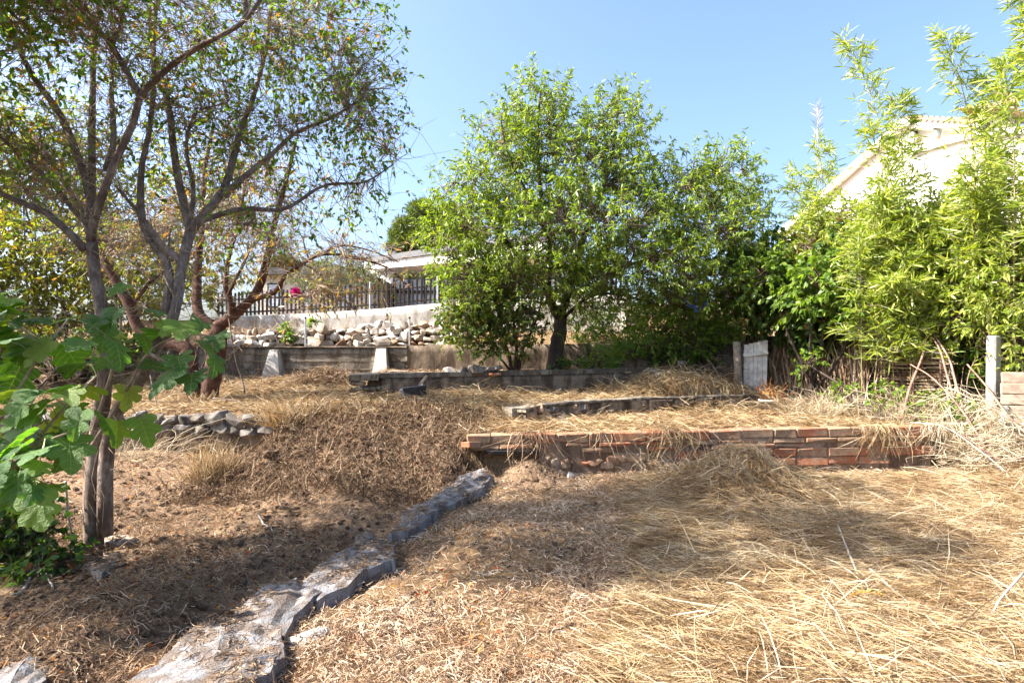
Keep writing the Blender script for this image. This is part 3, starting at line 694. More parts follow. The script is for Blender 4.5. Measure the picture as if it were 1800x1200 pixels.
slab('grey rock slab in the middle of the diagonal row', [(515, 1045), (552, 1005), (600, 972), (648, 944), (694, 950), (690, 978), (640, 1000), (605, 1030), (560, 1052)], .09, .16, seed=5)
slab('small rounded grey stone lying against the middle slab', [(622, 955), (632, 940), (652, 938), (656, 950), (640, 962)], .10, .1, seed=9, dome=.02)
slab('broad grey rock slab with a jagged upper edge', [(405, 1095), (432, 1058), (470, 1028), (520, 1020), (556, 1040), (520, 1075), (500, 1110), (440, 1110)], .10, .2, seed=13)
slab('largest grey rock slab at the bottom edge of the picture', [(215, 1215), (290, 1145), (345, 1095), (395, 1085), (440, 1098), (500, 1108), (504, 1150), (455, 1190), (400, 1240), (250, 1250)], .11, .22, seed=17)
slab('flat dull grey rock in the bottom left corner', [(-40, 1200), (20, 1170), (70, 1150), (90, 1165), (60, 1230), (-40, 1240)], .02, .1, seed=21, dome=.01)
slab('low brown grey rock right of the largest slab', [(505, 1118), (560, 1100), (580, 1112), (540, 1130)], .03, .1, 'stone', seed=25)
slab('flat brown stone at the foot of the forked tree', [(178, 948), (232, 940), (240, 950), (200, 958)], .05, .1, 'stone', seed=26)
slab('dark squared block lying left of the soil slope', [(150, 985), (195, 972), (212, 980), (182, 1008), (160, 1002)], .10, .16, 'stone_dark', seed=27, dome=0.)
for i, (px, py, s, k, lab) in enumerate(((792, 650, .09, 'stone', 'pale pointed rock on top of the low grey wall'), (814, 652, .085, 'stone_dark', 'dark rock leaning against the pale pointed rock'), (836, 649, .13, 'stone_dark', 'rounded mossy block on the low grey wall'), (868, 648, .10, 'stone_dark', 'second mossy block beside the rounded one'), (1196, 640, .08, 'stone_dark', 'squat stone block at the right end of the grey wall'))):
    D = float(yt(-.9))+.12 if px < 1000 else 9.2
    p = P(px, py, D); o = link('rock', rockm[k][i], None, p, (0, .2, i), (s*1.3, s, s*.75)); tag(o, lab, 'rock')
t = thing('wooden_block', 'short grey timber block behind the low wall beside the buttress', 'timber')
Vb, Fb = bbox(.30, .10, .05, .006, .004, rng); link('timber', mesh('timber', Vb, Fb, M['wood_grey']), t, P(700, 654, 8.75), (0, 0, .1))
t = thing('loose_brick', 'single flat red brick piece on the low grey wall', 'brick')
Vb, Fb = bbox(.17, .09, .03, .005, .004, rng); link('brick', mesh('brick', Vb, Fb, M['brick']), t, P(870, 657.5, 8.42), (0, 0, .1))

# ---------------------------------------------------------------- trees
def lobe_points(lobes, n, rng, surf=.45):
    wts = np.array([l[3]*l[4]*(l[6] if len(l) > 6 else 1) for l in lobes], float); wts /= wts.sum()
    k = rng.choice(len(lobes), n, p=wts); L = np.array([l[:6] for l in lobes])[k]
    u = nrm(rng.normal(size=(n, 3))); r = rng.rand(n)**surf
    D = L[:, 2]+u[:, 1]*r*L[:, 5]
    sc = L[:, 2]/F
    C = np.stack([(L[:, 0]-CX)*sc, L[:, 2], H-(L[:, 1]-HZ)*sc], -1)
    O = np.stack([u[:, 0]*L[:, 3]*sc, u[:, 1]*L[:, 5], u[:, 2]*L[:, 4]*sc], -1)
    return C+O*r[:, None], nrm(O), C
def limb_tubes(limbs, n=22, s=9, wob=.012, seed=1):
    parts = []; nodes = []; rad = []
    for i, (pts, r0, r1) in enumerate(limbs):
        p = spl(np.array([P(*a) for a in pts]), n); t = np.linspace(0, 1, n)
        r = (r0*(1-t)+r1*t)*(1+.10*fbm(t*7, t*0+i, seed, 3)); ww = wob*np.sqrt(r0/.05)
        p = p+ww*np.stack([fbm(t*6, t*0+i*3.1, seed+k, 3) for k in range(3)], -1)*np.minimum(1, t*4)[:, None]
        parts.append(tubes(p, r, s)); nodes.append(p); rad.append(r)
    return parts, np.concatenate(nodes), np.concatenate(rad)
def curves(A, B, n, rng, sag=.12):
    t = np.linspace(0, 1, n)[None, :, None]; L = np.linalg.norm(B-A, axis=1)[:, None, None]
    b = rng.normal(size=(len(A), 1, 3))*sag; b2 = rng.normal(size=(len(A), 1, 3))*sag*.5
    return A[:, None, :]*(1-t)+B[:, None, :]*t+(b*np.sin(np.pi*t)+b2*np.sin(2*np.pi*t))*L
def nearest(A, Nn):
    k = np.empty(len(A), int)
    for i in range(0, len(A), 400):
        d2 = ((A[i:i+400, None, :]-Nn[None])**2).sum(-1); k[i:i+400] = d2.argmin(1)
    return k
def tree(name, label, cat, limbs, lobes, nsh, nl, leafL, leafW, m_lf, m_bk, m_tw, rng, shL=.3, up=.4, outw=.8, rnd=.5, k2=60, surf=.45, droop=.2, trunk='trunk', crown='crown', group=None, twr=.0035, r2=.012, extra_tw=0, leafdroop=.3, pos_j=.0, wob=.012):
    root = thing(name, label, cat, group)
    parts, nodes, rad = limb_tubes(limbs, seed=rng.randint(99), wob=wob)
    V_, F_ = cat_mesh(parts); link(trunk, mesh(trunk, V_, F_, m_bk, True), root)
    B_, O_, C_ = lobe_points(lobes, nsh, rng, surf)
    tw = []
    if k2:
        kk = rng.choice(nsh, k2, replace=False); T2 = C_[kk]+(B_[kk]-C_[kk])*.7; nn = nearest(T2, nodes[len(nodes)//12:])+len(nodes)//12
        c2 = curves(nodes[nn], T2, 8, rng, .10); r_ = np.minimum(rad[nn]*.6, r2)[:, None]*np.linspace(1, .35, 8)[None]
        tw.append(tubes(c2, r_, 5)); nodes2 = np.concatenate([nodes, c2[:, 2:].reshape(-1, 3)])
    else: nodes2 = nodes
    n3 = nearest(B_, nodes2); c3 = curves(nodes2[n3], B_, 5, rng, .10)
    tw.append(tubes(c3, np.linspace(1.7, 1, 5)[None]*np.full((nsh, 1), twr), 3))
    dr = nrm(O_*outw+np.array([0, 0, up])+rng.normal(size=(nsh, 3))*rnd)
    Ls = shL*rng.uniform(.5, 1.3, nsh); t = np.linspace(0, 1, 5)[None, :, None]
    sh = B_[:, None]+dr[:, None]*Ls[:, None, None]*t; sh[:, :, 2] -= (droop*Ls)[:, None]*(t[:, :, 0]**2)
    sh += (rng.normal(size=(nsh, 1, 3))*.08*Ls[:, None, None])*np.sin(np.pi*t)
    tw.append(tubes(sh, np.linspace(1, .4, 5)[None]*np.full((nsh, 1), twr*.8), 3))
    if extra_tw:
        kx = rng.choice(len(nodes2), extra_tw); a = nodes2[kx]; dd = nrm(rng.normal(size=(extra_tw, 3))+[0, 0, .4]); b = a+dd*rng.uniform(.15, .7, extra_tw)[:, None]
        tw.append(tubes(curves(a, b, 5, rng, .12), np.linspace(1.3, .4, 5)[None]*np.full((extra_tw, 1), twr), 3))
    V_, F_ = cat_mesh(tw); o = link('twigs', mesh('twigs', V_, F_, m_tw, True), root); o['kind'] = 'stuff'
    tt = rng.rand(nsh, nl)**.8*4; i0 = np.minimum(tt.astype(int), 3); f = (tt-i0)[..., None]
    ar = np.arange(nsh)[:, None]; C = (sh[ar, i0]*(1-f)+sh[ar, i0+1]*f).reshape(-1, 3)
    d2 = np.repeat(dr, nl, 0)*.55+rng.normal(size=(nsh*nl, 3))*.6; d2[:, 2] -= leafdroop
    keep = rng.rand(len(C)) < .93
    if pos_j: C = C+rng.normal(size=C.shape)*pos_j
    C = C[keep]; d2 = d2[keep]; s = rng.uniform(.6, 1.25, len(C))
    V_, F_ = leaves(C, d2, leafL*s, leafW*s, rng)
    o = link(crown, mesh(crown, V_, F_, m_lf, True), root); o['kind'] = 'stuff'
    return root

rt = np.random.RandomState(11)
# forked grey tree at left, crown extended out of view to shade the foreground
A = 4.0
limbsA = [
 ([(166, 968, 4.0), (163, 870, 4.0), (172, 780, 4.0), (182, 700, 4.0), (186, 620, 4.02), (178, 540, 4.05), (165, 470, 4.05), (160, 425, 4.05)], .060, .034),
 ([(185, 940, 3.98), (187, 800, 3.97), (207, 720, 3.96), (240, 677, 3.95), (273, 613, 3.97), (300, 567, 4.0), (313, 517, 4.05), (320, 467, 4.1), (334, 405, 4.2)], .047, .034),
 ([(160, 425, 4.05), (166, 385, 4.0), (200, 290, 3.9), (233, 213, 3.85), (247, 170, 3.8), (300, 117, 3.7), (353, 80, 3.6), (393, 60, 3.5), (433, 33, 3.5), (480, -30, 3.5)], .030, .010),
 ([(247, 170, 3.8), (220, 123, 3.8), (193, 77, 3.8), (150, 27, 3.8), (110, -30, 3.8)], .022, .012),
 ([(196, 75, 3.8), (213, 40, 3.8), (222, -30, 3.8)], .014, .008),
 ([(160, 410, 4.05), (157, 340, 4.2), (127, 250, 4.3), (100, 193, 4.3), (60, 137, 4.3), (33, 83, 4.2), (-10, -20, 4.2)], .032, .014),
 ([(162, 400, 4.05), (162, 316, 4.3), (163, 167, 4.5), (167, 67, 4.6), (180, -40, 4.7)], .030, .014),
 ([(150, 440, 4.05), (112, 400, 3.95), (77, 373, 3.9), (0, 340, 3.8), (-60, 300, 3.7)], .028, .012),
 ([(158, 395, 4.05), (143, 385, 4.1), (87, 317, 4.2), (0, 240, 4.3), (-60, 180, 4.3)], .022, .01),
 ([(187, 300, 4.0), (200, 240, 4.1), (196, 160, 4.3), (200, 60, 4.4), (190, -20, 4.4)], .022, .010),
 ([(290, 550, 4.0), (297, 500, 4.05), (290, 457, 4.1), (252, 400, 4.15), (250, 300, 4.2), (263, 233, 4.3), (270, 150, 4.3), (272, 60, 4.4), (278, -20, 4.4)], .032, .010),
 ([(318, 462, 4.1), (277, 420, 4.1), (240, 370, 4.2), (205, 330, 4.3)], .025, .008),
 ([(334, 405, 4.2), (310, 300, 4.3), (300, 217, 4.4), (290, 150, 4.5), (273, 110, 4.6), (262, 20, 4.7)], .030, .012),
 ([(334, 408, 4.2), (353, 385, 4.2), (393, 333, 4.4), (415, 260, 4.5), (427, 217, 4.6), (447, 167, 4.7), (467, 83, 4.8), (480, -20, 4.8)], .034, .012),
 ([(393, 345, 4.35), (430, 310, 4.4), (467, 280, 4.5), (520, 233, 4.7), (583, 207, 4.8), (640, 170, 4.9)], .026, .008),
 ([(353, 388, 4.2), (427, 367, 4.4), (500, 367, 4.6), (567, 327, 4.8), (640, 320, 5.0), (690, 290, 5.1)], .020, .006),
 ([(150, 620, 4.0), (100, 650, 3.9), (60, 690, 3.8)], .012, .006),
 ([(0, 240, 4.3), (-80, 190, 4.2), (-200, 120, 4.0), (-300, 80, 3.9)], .018, .006), ([(-300, 80, 3.9), (-450, 60, 3.5), (-700, 40, 3.1), (-950, 0, 2.8)], .012, .005), ([(0, 340, 3.8), (-120, 260, 3.7), (-260, 190, 3.8)], .018, .006), ([(433, 33, 3.5), (430, -60, 3.6), (420, -170, 3.8)], .016, .006),  # limbs reaching out of frame to carry the added shade lobes
 ([(335, 385, 4.2), (340, 330, 4.3), (328, 260, 4.3), (345, 200, 4.4), (400, 180, 4.5)], .018, .006),
]
lobesA = [(590, 100, 5.0, 125, 120, .8, 1.3), (640, 210, 5.1, 90, 85, .7, 1.2), (610, 330, 5.1, 80, 65, .6, .8), (430, 60, 4.6, 140, 110, 1., .8), (480, 250, 4.8, 120, 90, .8, .7), (230, 60, 4.3, 150, 90, 1., .6), (60, 90, 4.2, 120, 120, .9, .5), (330, 200, 4.5, 120, 120, .9, .75), (90, 260, 4.3, 130, 90, .9, .6), (560, -40, 4.9, 150, 60, .9, .9), (200, -90, 4.3, 280, 80, 1.2, .6), (380, -150, 3.8, 230, 70, .35, 1.2), (60, 330, 4.2, 120, 70, .8, .4), (430, 380, 4.6, 120, 60, .7, .35), (-230, 120, 3.9, 230, 190, .9, 1.2), (-200, -150, 3.9, 250, 120, .6, .7), (-60, -90, 3.1, 280, 140, .45, 1.3), (330, -260, 3.2, 260, 70, .4, 1.3), (-420, 60, 3.4, 200, 160, .6, .9), (-950, 0, 2.8, 260, 240, .6, .75)]  # lobes left of and above the frame are added, unseen, for foreground shade
tree('forked_tree', 'grey barked tree with two forking stems at left, nearest the camera', 'tree', limbsA, lobesA, 6000, 9, .041, .020, M['leaf_a'], M['bark_grey'], M['twig'], rt, shL=.24, up=.25, rnd=.7, k2=150, surf=.6, extra_tw=5500, twr=.0021, r2=.007)
# reddish multi-stemmed tree behind it
B7 = 7.6
limbsB = [
 ([(367, 715, B7), (373, 660, B7), (384, 600, B7), (378, 570, B7)], .115, .10),
 ([(346, 712, B7), (336, 660, B7), (330, 615, B7), (290, 600, B7), (247, 583, B7), (227, 533, B7), (200, 487, B7), (180, 450, B7), (120, 330, B7), (60, 240, B7)], .10, .03),
 ([(380, 575, B7), (417, 550, B7), (450, 515, B7), (467, 467, B7), (480, 400, 7.5), (500, 330, 7.4), (520, 250, 7.3)], .075, .02),
 ([(408, 556, B7), (407, 533, 7.5), (397, 510, 7.5), (403, 450, 7.5), (417, 400, 7.4), (432, 320, 7.3)], .045, .015),
 ([(442, 527, B7), (483, 513, 7.4), (500, 487, 7.3), (533, 463, 7.2), (567, 447, 7.1), (620, 452, 7.1), (680, 470, 7.0), (715, 500, 7.)], .036, .008),
 ([(378, 578, B7), (350, 550, B7), (347, 500, 7.7), (350, 450, 7.8), (355, 400, 7.8), (360, 300, 7.9), (375, 220, 7.9)], .07, .02),
 ([(230, 540, B7), (260, 500, 7.7), (290, 470, 7.8), (300, 400, 7.8)], .03, .012),
 ([(400, 520, 7.5), (425, 470, 7.4), (440, 440, 7.4), (470, 410, 7.4)], .022, .008),
 ([(535, 465, 7.2), (560, 480, 7.1), (580, 510, 7.1)], .014, .005),
 ([(567, 447, 7.1), (600, 432, 7.0), (650, 440, 7.0), (700, 460, 6.9)], .016, .005),
 ([(335, 650, B7), (300, 665, 7.5), (270, 640, 7.5)], .02, .008)]
lobesB = [(480, 430, 7.2, 90, 60, .8), (600, 450, 7.0, 90, 45, .6), (560, 520, 7.0, 90, 40, .5), (400, 380, 7.6, 120, 90, 1.), (250, 420, 7.8, 150, 90, 1.), (670, 490, 6.9, 50, 30, .4, .7), (470, 330, 7.4, 100, 70, .8)]
tree('reddish_tree', 'dark reddish tree with crooked bare branches arching right behind the forked tree', 'tree', limbsB, lobesB, 620, 5, .07, .020, M['leaf_b'], M['bark_red'], M['twig'], rt, shL=.35, up=.0, rnd=.8, k2=90, surf=.8, extra_tw=1100, twr=.0034, r2=.014)
# almond tree
Z = 9.3
limbsC = [
 ([(973, 662, Z), (978, 620, Z), (984, 585, Z), (986, 548, Z)], .14, .095),
 ([(984, 562, Z), (968, 530, 9.2), (962, 490, 9.1), (965, 420, 9.0), (950, 330, 9.0), (945, 230, 9.0), (950, 160, 9.0)], .075, .012),
 ([(986, 552, Z), (1000, 510, 9.4), (1010, 460, 9.5), (1040, 380, 9.5), (1070, 300, 9.4), (1085, 210, 9.4), (1090, 150, 9.4)], .07, .012),
 ([(965, 520, 9.2), (920, 460, 9.), (870, 400, 8.8), (830, 340, 8.8), (800, 320, 8.8)], .045, .010),
 ([(962, 500, 9.1), (900, 480, 8.8), (840, 470, 8.6), (790, 450, 8.5)], .035, .01),
 ([(1003, 500, 9.4), (1060, 440, 9.5), (1140, 380, 9.6), (1220, 320, 9.6), (1275, 270, 9.6)], .045, .010),
 ([(1010, 470, 9.5), (1080, 470, 9.3), (1160, 450, 9.2), (1250, 410, 9.2), (1320, 370, 9.2)], .040, .008),
 ([(988, 560, 9.3), (1040, 520, 9.1), (1100, 520, 9.0), (1170, 540, 8.9)], .03, .008),
 ([(1000, 520, 9.4), (1020, 450, 9.9), (1040, 350, 10.2), (1000, 250, 10.3)], .04, .01),
 ([(965, 420, 9.0), (930, 350, 8.6), (890, 260, 8.5), (880, 200, 8.5)], .03, .008)]
lobesC = [(950, 210, 9.1, 62, 75, .7, 1.2), (895, 265, 9.0, 65, 65, .8), (1085, 235, 9.3, 62, 75, .7, 1.2), (1010, 310, 9.3, 110, 80, 1.2), (850, 350, 8.9, 80, 70, .9), (800, 420, 8.8, 55, 70, .7), (900, 420, 8.7, 110, 90, 1.1), (1050, 400, 8.9, 130, 90, 1.3), (1180, 350, 9.2, 90, 75, 1.), (1265, 320, 9.3, 62, 55, .7, 1.1), (1230, 420, 9.0, 100, 70, 1.), (1320, 375, 9.2, 40, 35, .5), (1130, 470, 8.8, 130, 55, 1.), (960, 500, 8.9, 130, 45, 1.), (830, 500, 8.7, 70, 60, .7), (1060, 540, 9.3, 100, 40, .8, .8), (1230, 510, 9., 90, 45, .8)]
tree('almond_tree', 'large bright green almond tree standing behind the low grey wall', 'tree', limbsC, lobesC, 3700, 19, .082, .021, M['leaf_almond'], M['bark_dark'], M['twig_dark'], rt, shL=.34, up=.55, rnd=.45, k2=150, surf=.42, droop=.1, twr=.004, r2=.02, leafdroop=.45)
# shrub in its shade
limbsD = [([(900, 658, 9.0), (893, 620, 9.0), (870, 570, 8.9), (840, 520, 8.8)], .035, .01), ([(905, 658, 9.), (908, 610, 9.), (900, 550, 9.), (890, 500, 9.)], .035, .01), ([(910, 658, 9.), (920, 610, 9.), (940, 570, 9.), (955, 520, 9.)], .03, .01), ([(902, 658, 9.), (880, 630, 8.8), (850, 600, 8.7)], .02, .006)]
lobesD = [(840, 540, 8.7, 65, 60, .6), (900, 560, 8.8, 65, 55, .6), (815, 580, 8.6, 40, 32, .4), (870, 600, 8.6, 55, 30, .4, .6)]
tree('round_shrub', 'round leafed shrub with several thin stems left of the almond trunk', 'shrub', limbsD, lobesD, 700, 14, .055, .030, M['leaf_bush'], M['bark_red'], M['twig_dark'], rt, shL=.18, k2=40, surf=.5)
def bush(name, label, base, lobes, nsh, nl, LL, WW, mat, cat='bush', stems=5, **kw):
    bx, by, bD = base; lim = []
    for i in range(stems):
        l = lobes[i % len(lobes)]
        lim.append(([(bx+rt.uniform(-25, 25), by, bD), ((bx+l[0])/2+rt.uniform(-20, 20), (by+l[1])/2, (bD+l[2])/2), (l[0], l[1], l[2])], .03, .008))
    return tree(name, label, cat, lim, lobes, nsh, nl, LL, WW, mat, M['bark_dark'], M['twig_dark'], rt, **kw)
bush('flowering_bush', 'plumbago bush with blue flowers between the almond tree and the wooden gate', (1200, 660, 9.8), [(1200, 560, 9.6, 80, 70, .6), (1270, 540, 9.8, 70, 70, .6), (1150, 610, 9.7, 55, 40, .4), (1225, 600, 9.7, 60, 35, .4), (1275, 590, 10.3, 50, 35, .3)], 800, 15, .07, .026, M['leaf_light'], shL=.2, k2=40, surf=.5)
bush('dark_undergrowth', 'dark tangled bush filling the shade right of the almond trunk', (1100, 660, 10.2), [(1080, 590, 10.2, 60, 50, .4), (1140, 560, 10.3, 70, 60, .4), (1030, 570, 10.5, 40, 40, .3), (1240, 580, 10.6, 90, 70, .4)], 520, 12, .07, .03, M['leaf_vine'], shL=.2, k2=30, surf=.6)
hv = [(1330, 500, 8.9, 55, 65, .4), (1390, 520, 8.7, 60, 75, .5, 1.3), (1450, 520, 8.2, 60, 75, .5, 1.3), (1500, 480, 7.9, 55, 70, .4, 1.3), (1400, 460, 9., 80, 50, .5), (1330, 440, 9.4, 60, 40, .4), (1480, 530, 8., 50, 30, .3, .7), (1370, 550, 8.8, 45, 25, .3, .5)]
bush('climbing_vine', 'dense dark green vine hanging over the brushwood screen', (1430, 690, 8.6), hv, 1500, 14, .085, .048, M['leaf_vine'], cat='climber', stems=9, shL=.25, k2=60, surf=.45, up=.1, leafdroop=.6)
bush('yellow_bush', 'sunlit yellow green bush behind the forked tree', (120, 690, 9.5), [(80, 450, 9.3, 110, 80, .7), (200, 470, 9.4, 90, 70, .6), (20, 520, 9.2, 90, 70, .6), (240, 540, 9.4, 60, 50, .5), (120, 560, 9.2, 80, 50, .5), (-60, 430, 9.2, 90, 90, .6)], 1200, 13, .075, .036, M['leaf_yellow'], stems=8, shL=.25, k2=70, surf=.55)
bush('left_undergrowth', 'dark ivy undergrowth at the foot of the yellow bush', (120, 690, 9.0), [(60, 620, 8.6, 110, 35, .5), (200, 615, 8.8, 70, 30, .4), (-40, 610, 8.4, 70, 45, .5)], 420, 12, .07, .05, M['leaf_vine'], shL=.18, k2=30, surf=.6)
bush('tall_hedge', 'tall thin backdrop bush far left beyond the retaining wall', (60, 600, 12.5), [(40, 330, 12.5, 150, 120, .8), (230, 400, 12.4, 130, 100, .8), (370, 480, 12.4, 70, 70, .7), (-150, 400, 12., 150, 150, .8), (60, 250, 12.5, 150, 90, .8, .8), (330, 330, 12.5, 110, 90, .7, .6), (290, 500, 12.3, 100, 60, .6, .9)], 1500, 12, .12, .045, M['leaf_yellow'], stems=8, shL=.35, k2=60, surf=.6)
bush('olive_tree', 'grey green olive tree behind the picket fence', (620, 560, 14.5), [(600, 482, 14.5, 50, 30, .8), (640, 492, 14.5, 35, 24, .7), (560, 500, 14.4, 45, 25, .7)], 460, 14, .075, .018, M['leaf_olive'], cat='tree', shL=.3, k2=30, surf=.5)
bush('ivy_patch', 'small green plants sprouting among the rubble stones', (512, 612, 10.0), [(508, 588, 10.02, 8, 20, .05), (500, 575, 10.05, 9, 6, .05), (550, 566, 10.1, 8, 6, .05)], 60, 8, .05, .03, M['leaf_light'], cat='weed', stems=2, shL=.06, k2=4)
bush('low_weeds', 'low green and yellow weeds in the shade behind the grey wall', (1020, 655, 9.3), [(1010, 640, 9.3, 30, 9, .2), (1050, 636, 9.4, 30, 12, .2), (985, 645, 9.2, 25, 7, .1)], 90, 9, .05, .02, M['leaf_light'], cat='weed', stems=3, shL=.12, k2=5)
# pine crowns
def pine(label, base, lobes, n, mat='leaf_pine'):
    root = thing('pine_tree', label, 'tree', 'pines beyond the houses')
    lim = [([base, ((base[0]+lobes[0][0])/2, (base[1]+lobes[0][1])/2, base[2]), (lobes[0][0], lobes[0][1], lobes[0][2])], .35, .08)]
    for l in lobes[1:]: lim.append(([((base[0]+lobes[0][0])/2, (base[1]+lobes[0][1])/2, base[2]), (l[0], l[1]+10, l[2])], .12, .04))
    pr, nd, rd = limb_tubes(lim, seed=3); V_, F_ = cat_mesh(pr); link('trunk', mesh('trunk', V_, F_, M['bark_red'], True), root)
    B_, O_, C_ = lobe_points(lobes, n, rt, .3)
    k = 9; C = np.repeat(B_, k, 0); d2 = np.repeat(O_, k, 0)*.6+rt.normal(size=(n*k, 3))*.7+[0, 0, .3]
    V_, F_ = leaves(C, d2, .34, .035, rt, droop=0.); o = link('crown', mesh('crown', V_, F_, M[mat], True), root); o['kind'] = 'stuff'
pine('rounded pine crown rising behind the chimney of the flat roofed house', (745, 520, 32), [(740, 372, 32, 24, 17, 1.), (712, 396, 32, 18, 14, .8), (755, 400, 32, 30, 22, 1.), (700, 415, 32, 14, 12, .8), (735, 425, 32, 34, 20, 1.), (700, 436, 32, 18, 12, .8), (790, 400, 33, 40, 40, 1.)], 2600)
pine('small far pine seen through the bare branches', (500, 560, 45), [(497, 458, 45, 16, 9, .8), (515, 466, 45, 14, 8, .8), (480, 468, 45, 13, 8, .8)], 500)
pine('second far pine lower between the branches', (570, 560, 48), [(565, 470, 48, 18, 8, .8), (590, 476, 48, 14, 7, .8)], 400)

# ---------------------------------------------------------------- bamboo
def bamboo(label, culms, nleafshoot, rng, LL=.15, WW=.017, umin=.33):
    root = thing('bamboo_clump', label, 'bamboo', 'bamboo clumps along the right boundary')
    V1 = []; LC = []; LD = []; TW = []
    for (pts, r0) in culms:
        n = 26; p = spl(np.array([P(*a) for a in pts]), n); t = np.linspace(0, 1, n)
        V_, F_ = tubes(p, r0*(1-.8*t), 6); link('culm', mesh('culm', V_, F_, M['culm'], True), root)
        m = int(nleafshoot*rng.uniform(.8, 1.2)); u = rng.uniform(umin, 1., m)**.85; base = np.stack([np.interp(u, t, p[:, k]) for k in range(3)], -1)
        a = rng.uniform(0, 2*np.pi, m); ln = (.16+.40*(1-u))*rng.uniform(.6, 1.3, m)
        dr = nrm(np.stack([np.cos(a)*.8, np.sin(a)*.8, rng.uniform(.1, .9, m)], -1)); tt = np.linspace(0, 1, 4)[None, :, None]
        sh = base[:, None]+dr[:, None]*ln[:, None, None]*tt; sh[:, :, 2] -= .25*ln[:, None]*tt[:, :, 0]**2
        TW.append(tubes(sh, np.full((m, 4), .002), 3))
        kl = 8
        w_ = rng.rand(m, kl)**.7*3; i0 = np.minimum(w_.astype(int), 2); f = (w_-i0)[..., None]
        C = (sh[np.arange(m)[:, None], i0]*(1-f)+sh[np.arange(m)[:, None], i0+1]*f).reshape(-1, 3)
        d2 = np.repeat(dr, kl, 0)*.8+rng.normal(size=(m*kl, 3))*.5; d2[:, 2] -= .1
        LC.append(C); LD.append(d2)
    V_, F_ = cat_mesh(TW); o = link('twigs', mesh('twigs', V_, F_, M['cane_grey']), root); o['kind'] = 'stuff'
    C = np.concatenate(LC); d2 = np.concatenate(LD); s = rng.uniform(.6, 1.2, len(C))
    V_, F_ = leaves(C, d2, LL*s, WW*s, rng, droop=.12); o = link('foliage', mesh('foliage', V_, F_, M['leaf_bamboo'], True), root); o['kind'] = 'stuff'
def culm(bx, by, D, tx, ty, D2, lean=0, r=.012):
    return ([(bx, by, D), (bx*.7+tx*.3, by*.65+ty*.35, D*.7+D2*.3), (bx*.3+tx*.7+lean, by*.25+ty*.75, (D+D2)/2), (tx, ty, D2)], r)
rb_ = np.random.RandomState(21)
cl = [culm(1600, 740, 7.4, 1492, 70, 7.6, 25), culm(1640, 750, 7.2, 1530, 230, 7.3, 10), culm(1610, 740, 7.6, 1580, 170, 7.8)]
for i in range(13):
    bx = rb_.uniform(1540, 1700); cl.append(culm(bx, 740, rb_.uniform(7.2, 8.2), bx+rb_.uniform(-70, 30), rb_.uniform(340, 460), rb_.uniform(7., 8.), rb_.uniform(-20, 20)))
for i in range(12):
    bx = rb_.uniform(1500, 1700); cl.append(culm(bx, 740, rb_.uniform(7.0, 7.6), bx+rb_.uniform(-80, 30), rb_.uniform(400, 520), rb_.uniform(6.8, 7.4), 0, .008))
bamboo('middle bamboo clump whose tallest culm tapers up beside the white house', cl, 135, rb_)
cl = [culm(1745, 740, 7.1, 1662, 60, 6.8, 20), culm(1770, 740, 7., 1740, 140, 6.8), culm(1790, 770, 6.4, 1765, 110, 6.3, 10), culm(1900, 770, 5.6, 1800, -20, 5.4, 30), culm(1900, 770, 5.8, 1830, 20, 5.6, 10)]
for i in range(17):
    bx = rb_.uniform(1690, 1900); cl.append(culm(bx, 740, rb_.uniform(6.9, 7.6), bx+rb_.uniform(-20, 50), rb_.uniform(260, 440), rb_.uniform(5.9, 7.), rb_.uniform(-20, 20)))
bamboo('largest and brightest bamboo clump at the right edge', cl, 150, rb_)
cl = [culm(1470, 700, 8.6, 1440, 250, 8.6, 0), culm(1450, 700, 8.8, 1400, 300, 8.8, 0)]
for i in range(8):
    bx = rb_.uniform(1420, 1540); cl.append(culm(bx, 700, rb_.uniform(8.4, 9.), bx+rb_.uniform(-50, 30), rb_.uniform(330, 440), rb_.uniform(8.3, 9.), rb_.uniform(-20, 20)))
bamboo('slender bamboo clump rising behind the vine', cl, 110, rb_)
t = thing('reed_plume', 'tall pale feathery reed plume standing above the vine', 'reed')
V_, F_ = tubes(spl(np.array([P(1440, 430, 8.8), P(1438, 330, 8.8), P(1436, 175, 8.8)]), 12), np.linspace(.008, .002, 12), 4); link('stem', mesh('stem', V_, F_, M['cane_grey']), t)
u = rb_.rand(110); c = np.array([P(1438-2*a, 330-150*a, 8.8) for a in u]); V_, F_ = leaves(c, np.c_[rb_.normal(size=(110, 2))*.5, np.full(110, .9)], .16, .006, rb_); o = link('plume', mesh('plume', V_, F_, M['straw_grey']), t)

bush('creeper_thicket', 'sunlit yellow green creeper thicket woven through the bamboo', (1600, 740, 7.6), [(1450, 440, 8.3, 55, 60, .4, .8), (1540, 460, 7.6, 65, 70, .4), (1620, 450, 7.3, 70, 75, .4), (1700, 460, 7.0, 65, 80, .4), (1770, 500, 6.6, 60, 80, .4), (1580, 530, 7.2, 60, 25, .2, .4), (1690, 560, 6.8, 50, 40, .25, .7), (1660, 400, 7.3, 60, 45, .4, .6), (1560, 400, 7.7, 60, 45, .4, .6), (1480, 400, 8.3, 50, 45, .4, .7), (1500, 500, 7.9, 50, 50, .3, .8), (1720, 370, 7.0, 50, 60, .3, .6), (1790, 620, 6.4, 40, 40, .2, .6)], 2500, 12, .085, .024, M['leaf_bamboo'], cat='climber', stems=12, shL=.25, k2=70, surf=.5, up=.2)
bush('shade_shrubs', 'dark leafy undergrowth behind the canes along the right fence', (1600, 720, 7.6), [(1450, 600, 8.4, 60, 25, .15), (1540, 585, 7.9, 60, 22, .15), (1690, 620, 7.1, 50, 40, .15), (1780, 640, 6.7, 50, 50, .2)], 420, 12, .08, .04, M['leaf_vine'], stems=6, shL=.2, k2=20)
